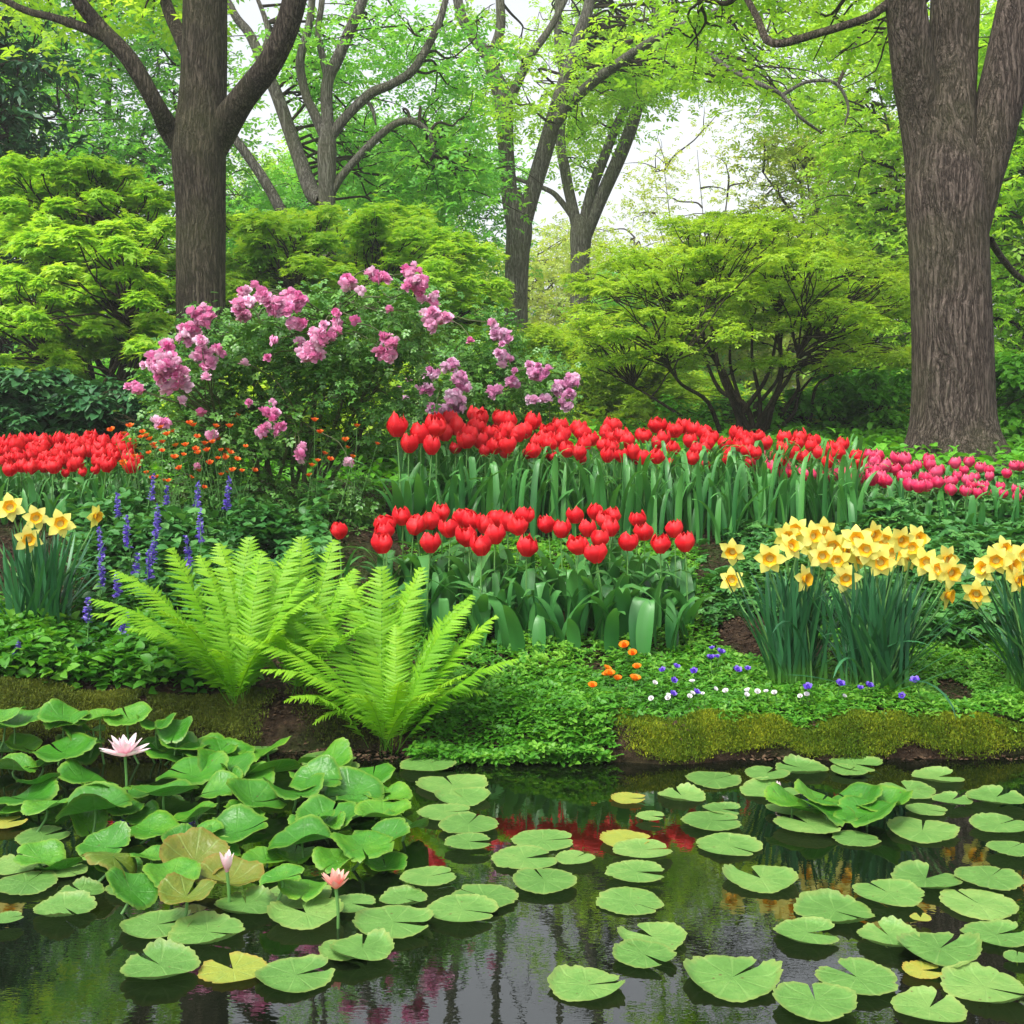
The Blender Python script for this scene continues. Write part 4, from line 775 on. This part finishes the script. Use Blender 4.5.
def small_flower(name, mat, n, r, h, center=True, pitch=.25, seed=0, cmat='yellow', layers=1):
    t = thing(name, 'x', 'flower')
    b = MB(); tube(b, [[0, 0, -.02], [.004, 0, h * .5], [0, 0, h]], [.0016, .0014, .0012], 4, 3); b.build('stem', M['stem'], t)
    f = MB()
    for l in range(layers):
        for k in range(n): q = xf(T_PET, yaw=(k + .5 * l) * 2 * np.pi / n, pitch=pitch + .55 * l, s=r * (1 - .22 * l), loc=(0, 0, h)); f.add(q[0], q[1], rng.uniform(0, 1), q[2])
    fo = f.build('flower_head', M[mat], t)
    if center:
        c = MB(); nn = 8; q = [[0, 0, h + r * .35]] + [[r * .25 * math.cos(a), r * .25 * math.sin(a), h + r * .2] for a in np.linspace(0, 6.283, nn, endpoint=False)]
        c.add(q, [[0, 1 + k, 1 + (k + 1) % nn] for k in range(nn)]); c.build('flower_centre', M[cmat], fo)
    reg(t); return t
def place_small(pr, spots, label, cat, group, lift=.0, tilt=.5):
    n = len(spots)
    for i, (px, Yt, hz) in enumerate(sorted(spots)):
        o = pr if i == 0 else copy_tree(pr); g = ground_pt(px, Yt); o.location = tuple(g + [0, 0, hz]); s = U(.8, 1.2); o.scale = (s, s, s); o.rotation_euler = (tilt + rng.normal(0, .2), rng.normal(0, .2), rng.normal(0, .4))
        tag(o, label(i, n) if callable(label) else label, cat, group)
def at_ground(px, py, off=.05):   # depth at which a flower head at height off above the ground shows at row py
    Ys = np.linspace(4.4, 9, 400); zz = gz((px - 512) / F * Ys, Ys) + off; r_ = HY + (H - zz) / Ys * F
    return float(Ys[np.argmin(np.abs(r_ - py))])
k2 = lambda l, ox, oy, s: [(ox + a / s, oy + b / s) for a, b in l]
mg = k2([(850, 820), (865, 830), (765, 878), (878, 878), (790, 908), (803, 895), (820, 908), (855, 943), (745, 973), (842, 822)], 330, 360, 2.844)
place_small(small_flower('marigold', 'marigold', 9, .020, .08, layers=3), [(x, at_ground(x, y, .07), 0) for x, y in mg], lambda i, n: f'small orange flower, {ordinal(i, n)}, on the green cover below the tulips', 'flower', 'orange flowers below the tulips')
dz_ = k2([(62, 955), (85, 922), (225, 958), (262, 967), (190, 975), (298, 942), (218, 995), (252, 1008), (115, 998), (8, 975), (322, 1012), (60, 1000), (-45, 908-0), (-20, 975), (395, 995), (30, 945), (120, 915)], 664, 360, 2.844) + [(806, 716), (838, 706)]
place_small(small_flower('daisy', 'white', 12, .011, .06, layers=2), [(x, at_ground(x, y, .06), 0) for x, y in dz_], lambda i, n: f'tiny white flower, {ordinal(i, n)}, on the low cover left of the daffodils', 'flower', 'tiny white flowers by the bank')
vi = k2([(140, 850), (148, 818), (132, 868), (155, 838), (240, 868), (15, 875), (95, 872), (190, 880), (285 + 275, 990), (690, 1005), (550, 1005), (730, 1015), (425, 940), (480, 960)], 664, 360, 2.844) + [(669, 667), (669, 672), (666, 703), (686, 695)]
place_small(small_flower('viola', 'violet', 5, .018, .08, layers=2), [(x, at_ground(x, y, .07), 0) for x, y in vi], lambda i, n: f'small violet flower, {ordinal(i, n)}, low between tulips and daffodils', 'flower', 'small violet flowers in the low cover')
of = []
for k in range(62): of.append((U(135, 245), U(422, 474)))
for k in range(13): of.append((U(300, 385), U(425, 470)))
def off_spot(x, y):
    Yt = U(5.95, 6.3) if x < 250 else U(6.0, 6.3); g = ground_pt(x, Yt); hd = P(x, y, Yt); return (x, Yt, float(hd[2] - g[2] - .3))
place_small(small_flower('wallflower', 'orange', 5, .020, .3, layers=3, center=False), [off_spot(x, y) for x, y in of], 'orange-red flower in the loose drift around the pink rose bush', 'flower', 'orange-red flowers around the rose bush', tilt=.2)

# ------------------------------------------------------------------ ground cover (uncountable)
def cover(name, n, x0, x1, Y0, Y1, hmax, size, mat, tm=T_OVAL, dens=None, label=None, up=.65):
    px = U(x0, x1, n); Yt = U(Y0, Y1, n); x = (px - 512) / F * Yt
    nn = noise(np.stack([x, Yt, 0 * x], 1), 7, 2); fe = np.minimum(px - x0, x1 - px) / 30 + .6 * noise(np.stack([x, Yt, 0 * x], 1), 3, 2); fy = np.minimum(Yt - Y0 + .12 * (Y0 < 4.2), Y1 - Yt) / .12 + .5 * nn
    keep = (nn > (-.6 if dens is None else dens)) & (U(0, 1, n) < fe) & (U(0, 1, n) < fy); x, Yt, nn = x[keep], Yt[keep], nn[keep]; m = len(x)
    g = gz(x, Yt); n5 = noise(np.stack([x, Yt, 0 * x + 4], 1), 12, 2); hgt = hmax * 1.25 * (.45 + .4 * np.clip(nn, -.8, 1) + .35 * n5) * U(.05, 1, m) ** .8
    pos = np.stack([x, Yt, np.maximum(g, .0) + np.maximum(hgt, .004)], 1)
    hgt = hgt * 1; b = MB(); scatter(b, tm, pos, U(0, 6.28, m), rng.normal(.1, 1 - up, m), rng.normal(0, 1 - up, m), size * U(.6, 1.3, m), np.clip(U(0, 1, m) * .6 + .25 * nn + .2, 0, 1))
    return tag(b.build(name, mat, smooth=False), label, 'ground cover', None, 'stuff')
T_CLOVER = merge(*[xf(T_OVAL, yaw=k * 2.09, pitch=.15, s=.55) for k in range(3)])
T_WHORL = merge(*[xf(T_OVAL, yaw=k * 1.05, pitch=.1 + .1 * (k % 2), s=.6) for k in range(6)])
cover('ground_cover', 10000, 405, 630, 4.10, 4.78, .08, .040, M['cover'], T_CLOVER, -.9, 'bright small-leaved cover spilling over the bank between fern and moss')
cover('ground_cover', 11000, 590, 860, 4.22, 4.95, .045, .028, M['cover'], T_CLOVER, -.9, 'low green cover dotted with tiny flowers behind the yellow moss')
cover('ground_cover', 12000, 820, 1060, 4.25, 5.2, .05, .028, M['cover'], T_CLOVER, -.45, 'thin low cover on the soil around the right daffodils')
cover('ground_cover', 12000, -30, 260, 4.42, 5.2, .16, .05, M['cover'], T_OVAL, -.8, 'leafy green plants along the left bank')
cover('ground_cover', 9000, 60, 330, 5.0, 6.3, .28, .06, M['cover_teal'], T_OVAL, -.6, 'taller leafy plants around the blue flower spikes')
cover('ground_cover', 15000, 400, 880, 4.8, 6.2, .06, .034, M['cover'], T_CLOVER, -.2, 'patchy weeds on the soil between the two tulip rows')
cover('ground_cover', 9000, 840, 1080, 5.0, 8.2, .16, .075, M['cover_teal'], T_WHORL, -1.2, 'whorled green cover between daffodils and pink tulips')
cover('ground_cover', 5000, 700, 880, 5.1, 6.2, .14, .05, M['cover_teal'], T_WHORL, -.3, 'whorled green cover behind the daffodils')
cover('ground_cover', 14000, -60, 1100, 7.5, 13, .18, .09, M['green'], T_OVAL, -.8, 'rough green undergrowth behind the tulip beds')
cover('ground_cover', 9000, -200, 1250, 12, 24, .4, .16, M['shrub'], T_SPRAY, -1, 'grassy undergrowth at the foot of the far trees')
T_CHIP = (T_DIA[0] * [1.2, 1, .4], T_DIA[1], T_DIA[2])
M['mulch'] = leaf_mat('mulch', [(.02, .012, .007), (.05, .03, .018), (.13, .085, .05)], trans=0, rough=.9, spec=.1)
cover('mulch', 40000, -40, 1080, 4.15, 6.4, .006, .018, M['mulch'], T_CHIP, -2, 'brown leaf litter and bark bits on the bed soil', up=.75)
# moss on the bank edge
def moss(name, px0, px1, mat, label, n, size, Y0=4.24, Y1=4.5, up=.2):
    px = U(px0, px1, n); Yt = U(Y0, Y1, n); x = (px - 512) / F * Yt; g = gz(x, Yt); fe = np.minimum(px - px0, px1 - px) / 70 + 1.1 * noise(np.stack([x, Yt, 0 * x], 1), 8, 2); k = (g > .015 + .03 * noise(np.stack([x, 0 * x, 0 * x], 1), 14, 3) + U(-.01, .015, n)) & (U(0, 1, n) < fe); x, Yt, g = x[k], Yt[k], g[k]; m = len(x)
    nn = noise(np.stack([x, Yt, 0 * x], 1), 16, 2)
    pos = np.stack([x, Yt - .02, g + np.clip(nn, -.3, 1) * .014 + .022 * noise(np.stack([x, Yt, 0 * x + 3], 1), 9, 3) + U(0, .008, m)], 1); k = nn > -.75; pos = pos[k]; nn = nn[k]; m = len(pos)
    b = MB(); scatter(b, T_NARROW, pos, U(0, 6.28, m), rng.normal(.9, .5, m), rng.normal(0, .5, m), size * U(.5, 1.3, m), np.clip(.5 + .3 * nn + U(-.3, .3, m), 0, 1))
    return tag(b.build(name, mat, smooth=False), label, 'moss', None, 'stuff')
moss('moss', 590, 1060, M['moss'], 'golden green moss cushion along the right bank edge', 120000, .011, 4.06, 4.31)
moss('moss', -60, 300, M['moss_brown'], 'brownish green moss along the left bank edge', 90000, .012, 4.2, 4.46)
moss('moss', 270, 440, M['moss_brown'], 'thin dark moss on the soil bank under the ferns', 14000, .011, 4.22, 4.5)
# grasses hanging over the bank: fallen daffodil blades are part of the clumps

# ------------------------------------------------------------------ lily pads
def pad_mesh(seed, notch=.3, curl=.0, nr=9, na=72, raised=False, fold=0., cup=0.):
    r_ = np.random.default_rng(seed); a = np.linspace(notch / 2, 2 * np.pi - notch / 2, na + 1); rr = np.linspace(0, 1, nr + 1) ** .8
    edge = 1 + .025 * np.sin(a * 3 + seed) + .018 * np.sin(a * 7 + 2 * seed) + .014 * np.sin(a * 23 + seed) + .013 * r_.normal(size=len(a)) - .09 * np.exp(-((a - r_.uniform(1, 5)) / .06) ** 2) - .05 * np.exp(-((a - r_.uniform(1, 5)) / .09) ** 2)
    lobe = 1 - .10 * np.exp(-((a - a[0]) / .1) ** 2) - .10 * np.exp(-((a - a[-1]) / .1) ** 2)
    Rr = rr[:, None] * (edge * lobe)[None]; th = a[None] + 0 * Rr
    off = .16 * (1 - rr)[:, None]                   # the notch ends a little off the centre
    Xp = Rr * np.cos(th) ; Yp = Rr * np.sin(th)
    Zp = .012 * np.sin(th * 4 + seed) * Rr ** 2 + .010 * r_.normal() * Rr ** 2 * np.sin(2 * th) + curl * np.clip(Rr - .8, 0, 1) * (1 + np.sin(th * 2 + seed))
    if raised: Zp = Zp + fold * (Yp ** 2) + cup * (Rr ** 2.2) + .07 * np.sin(th * 3 + seed) * Rr ** 2 + .05 * np.sin(th * 5 + 2 * seed) * Rr ** 3 - .7 * np.clip(Rr - .84, 0, 1)
    V = np.stack([Xp, Yp, Zp], -1)
    i = (np.arange(nr)[:, None] * (na + 1) + np.arange(na)[None]).ravel()
    return V.reshape(-1, 3), np.stack([i, i + 1, i + na + 2, i + na + 1], 1), np.repeat(rr, na + 1)
def mesh_only(tm, name, mat, thick=.0):
    o = one(tm, name, mat, None); me = o.data; bpy.data.objects.remove(o); return me
PADS = [mesh_only(pad_mesh(k, n_, [.08, .3, .05, .45, .1, .2, .35][k]), 'pad', M['pad']) for k, n_ in enumerate([.1, .3, .05, .18, .45, .12, .6])]
PADY = [mesh_only(pad_mesh(k + 20, n_, .18), 'pad', M['pad_yellow']) for k, n_ in enumerate([.3, .6])]
RAIS = [mesh_only(pad_mesh(k + 40, n_, .0, raised=True, fold=fo, cup=cu), 'leaf_blade', M['pad_raised']) for k, (n_, fo, cu) in enumerate([(.08, .28, .12), (.1, .15, .25), (.06, .5, .0), (.12, .05, .36), (.1, .3, .1), (.07, .65, .05)])]
OLIV = [mesh_only(pad_mesh(k + 60, n_, .0, raised=True, fold=fo, cup=cu), 'leaf_blade', M['pad_olive']) for k, (n_, fo, cu) in enumerate([(.3, .3, -.3), (.3, .2, .3)])]
def waterY(py): return H * F / (py - HY)
padspec = []
def addp(lst, ox, oy, s): 
    for q in lst: padspec.append((ox + q[0] / s, oy + q[1] / s, q[2] / s, q[3] if len(q) > 3 else 'g'))
addp([(142, 229, 160), (390, 200, 150), (545, 192, 150), (525, 212, 105), (292, 224, 128), (300, 262, 170), (780, 225, 145), (692, 265, 160), (820, 297, 115), (945, 293, 165), (50, 275, 140), (165, 318, 112), (135, 355, 170),
      (345, 323, 110), (408, 368, 190), (545, 398, 135), (735, 378, 200), (745, 322, 115), (955, 368, 170), (985, 440, 130), (183, 418, 190), (275, 515, 215), (745, 520, 195), (925, 520, 190), (640, 570, 200),
      (485, 605, 225), (895, 588, 215), (408, 676, 185), (640, 690, 180), (785, 730, 235), (945, 672, 190), (195, 798, 280), (735, 783, 115, 'y'), (548, 808, 230), (430, 880, 240), (755, 880, 210), (915, 828, 245), (1005, 745, 80), (730, 636, 60, 'y')], 664, 700, 2.844)
addp([(305, 214, 178), (380, 268, 230), (412, 308, 175), (355, 360, 170), (430, 400, 190), (430, 460, 150), (660, 440, 195), (605, 500, 210), (760, 503, 125), (665, 577, 205), (305, 570, 175), (230, 620, 150), (480, 620, 210), (410, 665, 225),
      (195, 708, 255), (100, 795, 205), (795, 890, 240), (925, 312, 110, 'y'), (915, 443, 160, 'y'), (970, 482, 185), (950, 555, 190), (930, 630, 210), (1000, 745, 215), (975, 805, 200), (995, 375, 90)], 330, 700, 3.103)
addp([(547, 205, 115), (715, 230, 160), (800, 212, 130), (930, 280, 160), (950, 312, 150), (720, 262, 140), (122, 492, 150), (60, 580, 160), (75, 635, 175), (185, 710, 175), (20, 745, 90), (230, 650, 130), (375, 645, 150),
      (445, 755, 205), (590, 780, 215), (455, 880, 220), (663, 873, 200, 'y'), (840, 895, 225), (975, 828, 140), (700, 700, 180), (870, 730, 220), (850, 660, 190), (1000, 690, 140), (195, 600, 110), (20, 465, 110, 'y')], 0, 664, 2.844)
recs = []
for (px, py, wpx, c) in padspec:
    Yw = waterY(py); r = S(wpx, Yw) / 2; pool = PADY if c == 'y' else PADS
    o = bpy.data.objects.new('lily_pad', pool[int(rng.integers(len(pool)))]); C.objects.link(o)
    o.location = ((px - 512) / F * Yw, Yw, .004 + .0035 * (len(recs) % 5)); o.rotation_euler = (rng.normal(0, .012), rng.normal(0, .012), U(-.9, .9) + (0 if U(0, 1) < .6 else 1.6)); o.scale = (r, r * .98, r)
    recs.append((px, py, c, o))
regions = [('near the bottom right corner', lambda x, y: x > 800 and y > 905), ('in front at lower centre right', lambda x, y: 600 < x <= 800 and y > 905), ('in front at lower centre', lambda x, y: 395 < x <= 600 and y > 905), ('in front at lower left', lambda x, y: x <= 395 and y > 880),
           ('on the right water at mid depth', lambda x, y: x > 760 and 835 < y <= 905), ('on the centre water by red reflections', lambda x, y: 395 < x <= 760 and 835 < y <= 905), ('beside the left leaf mound', lambda x, y: x <= 395 and 780 < y <= 880),
           ('near the right bank', lambda x, y: x > 760 and y <= 835), ('right of the leaf mound near the bank', lambda x, y: 395 < x <= 560 and y <= 835), ('on the far centre water', lambda x, y: 560 < x <= 760 and y <= 835), ('at the far left bank', lambda x, y: True)]
for col, wd in (('g', 'green'), ('y', 'yellowing')):
    left_ = [q for q in recs if q[2] == col]
    for nm, fn in regions:
        grp = sorted([q for q in left_ if fn(q[0], q[1])], key=lambda q: q[0]); left_ = [q for q in left_ if q not in grp]
        for i, q in enumerate(grp):
            tag(q[3], f'{wd} flat lily pad {nm}' + (f', {ordinal(i, len(grp))}' if len(grp) > 1 else ''), 'lily pad', 'flat lily pads floating on the pond')
rs = [(180, 115, 120), (285, 112, 95), (365, 115, 110), (190, 160, 110), (40, 175, 170), (185, 255, 170), (65, 235, 95), (350, 165, 100), (445, 175, 95), (265, 190, 60), (520, 245, 140), (545, 315, 190), (430, 240, 80), (245, 335, 160), (300, 365, 130),
      (270, 415, 200), (465, 375, 180), (640, 300, 150), (770, 310, 180), (75, 385, 170), (40, 300, 120), (425, 480, 165), (320, 548, 150, 'o'), (720, 390, 170), (840, 370, 160), (670, 480, 180), (555, 560, 185, 'o'), (650, 617, 180, 'o'), (860, 505, 190),
      (930, 445, 170), (1030, 520, 170), (490, 600, 150), (370, 640, 150), (530, 660, 150, 'o'), (760, 560, 130), (1000, 370, 170), (1090, 430, 150), (560, 430, 120), (690, 430, 110), (800, 610, 120), (430, 550, 110), (300, 520, 140), (880, 640, 160), (110, 340, 110),
      (20, 425, 90), (130, 410, 120), (580, 485, 110), (5, 250, 110), (120, 290, 90), (380, 320, 110), (620, 360, 120), (900, 330, 140), (1090, 500, 150), (1060, 320, 130), (1150, 470, 130), (230, 205, 110), (10, 135, 100), (500, 190, 90), (960, 560, 130), (350, 420, 110)]
rs += [(U(20, 1130), U(240, 590)) + (U(90, 150),) for k in range(34)]
rs = [q for q in rs if not (330 < q[0] < 390 and 150 < q[1] < 300) and not (280<q[0]<420 and 290<q[1]<330)]
rr = []
for q in rs:
    px, py = q[0] / 2.844, 664 + q[1] / 2.844; lift = U(.012, .075) if q[1] == int(q[1]) else U(.006, .035); Yw = (H - lift) * F / (py - HY); r = S(q[2] / 2.844, Yw) / 2 * 1.08
    Yw = min(Yw, 4.12); lift = max(lift, min(H - (py - HY) / F * Yw, .15)); x = (px - 512) / F * Yw
    t = thing('raised_lily_leaf', 'x', 'lily leaf', (x, Yw, 0)); pool = OLIV if len(q) > 3 else RAIS
    l = bpy.data.objects.new('leaf_blade', pool[int(rng.integers(len(pool)))]); C.objects.link(l); l.parent = t; l.location = (0, 0, lift); l.scale = (r, r, r)
    l.rotation_mode = 'XYZ'; l.rotation_euler = (rng.normal(.32, .25), rng.normal(0, .3), U(0, 6.28))
    # tilt is applied after the spin so that leaves lean towards the light
    from mathutils import Euler
    e = Euler((rng.normal(.06, .17), rng.normal(0, .18), 0)).to_matrix() @ Euler((0, 0, U(0, 6.28))).to_matrix(); l.rotation_euler = e.to_euler()
    s2 = MB(); tube(s2, [[rng.normal(0, .04), rng.normal(0, .04), -.05], [0, 0, lift * .5], [0, 0, lift]], [.004, .004, .003], 5, 3); s2.build('stalk', M['stem'], t)
    rr.append((px, py, t, len(q) > 3))
bands = [(0, 735, 'in the back row of the leaf mound'), (735, 775, 'in the mound upper middle band'), (775, 825, 'in the mound lower middle band'), (825, 1000, 'along the mound front')]
for ol in (False, True):
    for (a, b_, nm) in bands:
        grp = sorted([q for q in rr if a <= q[1] < b_ and q[3] == ol], key=lambda q: q[0])
        for i, q in enumerate(grp):
            tag(q[2], f"{'olive' if ol else 'green'} raised lily leaf, {ordinal(i, len(grp))} {nm}" if len(grp) > 1 else f'olive-brown raised lily leaf {nm}', 'lily leaf', 'raised lily leaves in the left mound')
# rosette on the right water
cx, cy = 847, 812; Yw = waterY(cy)
ros = [(-55, 0, .085, .5, 20), (-28, -6, .08, .6, 60), (10, -8, .08, .55, 120), (38, 0, .085, .45, 160), (20, 14, .095, .35, 220), (-20, 12, .085, .4, 300)]
for i, (dx, dy, r, tl, yw) in enumerate(sorted(ros)):
    Yl = waterY(cy + dy * .6 + 6); x = (cx + dx - 512) / F * Yl
    t = thing('raised_lily_leaf', f'cupped lily leaf, {ordinal(i, 6)} in the leaf rosette near the right bank', 'lily leaf', (x, Yl, 0), 0, 'cupped leaves of the right rosette')
    l = bpy.data.objects.new('leaf_blade', RAIS[[0, 1, 4, 1, 0, 3][i]]); C.objects.link(l); l.parent = t; l.location = (0, 0, .035); l.scale = (r, r, r)
    an = math.atan2((cy + dy) - cy, dx); e = Euler((.0, -math.copysign(tl * .6, dx) , 0)).to_matrix() @ Euler((0, 0, R(yw))).to_matrix(); l.rotation_euler = e.to_euler()
    s2 = MB(); tube(s2, [[0, 0, -.05], [0, 0, .0], [0, 0, .035]], [.004, .004, .003], 5, 3); s2.build('stalk', M['stem'], t)
# water lilies
T_LP = strip(1, .34, 7, 3, lambda t: np.clip(np.sin(np.pi * (t * .9 + .08)), 0, 1) ** .8, lambda t: (t, .18 * t * t), .5)
def water_lily(label, px, py, Yw, size, mat, rows, zc):
    hd = P(px, py, Yw); t = thing('water_lily', label, 'water lily', (hd[0], Yw, 0)); z0 = hd[2]
    b = MB()
    for (n, pt, s, o) in rows:
        for k in range(n):
            q = xf(T_LP, yaw=k * 2 * np.pi / n + o, pitch=pt + rng.normal(0, .07), s=size * s * U(.94, 1.05), loc=(0, 0, z0)); b.add(q[0], q[1], U(.2, .8), q[2])
    f = b.build('petals', mat, t)
    c = MB(); 
    for k in range(22): q = xf(T_NARROW, yaw=k * .9, pitch=1.25 - (k % 3) * .15, s=size * .28, loc=(0, 0, z0 + .002)); c.add(q[0], q[1], .5, q[2])
    c.build('stamens', M['yellow'], t)
    s2 = MB(); tube(s2, [[0, 0, -.1], [.005, 0, z0 * .5 - .02], [0, 0, z0 + .003]], [.004, .004, .0045], 6, 4); s2.build('stalk', M['stem'], t)
water_lily('open pale pink water lily standing above the left leaf mound', 125, 757, 3.66, .082, M['lily_pink'], [(8, .22, 1, 0), (8, .65, .88, .4), (6, 1.05, .7, .1)], 0)
water_lily('coral pink water lily at the right end of the leaf mound', 336, 890, 2.84, .05, M['lily_coral'], [(6, .5, 1, 0), (6, .85, .95, .5), (4, 1.15, .8, .1)], 0)
water_lily('half hidden white and pink lily bud under an olive leaf', 227, 873, 2.95, .05, M['lily_pink'], [(5, 1.0, 1, 0), (5, 1.25, .9, .5)], 0)
water_lily('closed cream lily bud lying on a pad near the right bank', 778, 797, waterY(800), .045, M['lily_pink'], [(5, 1.3, 1, 0), (4, 1.4, .9, .5)], 0)
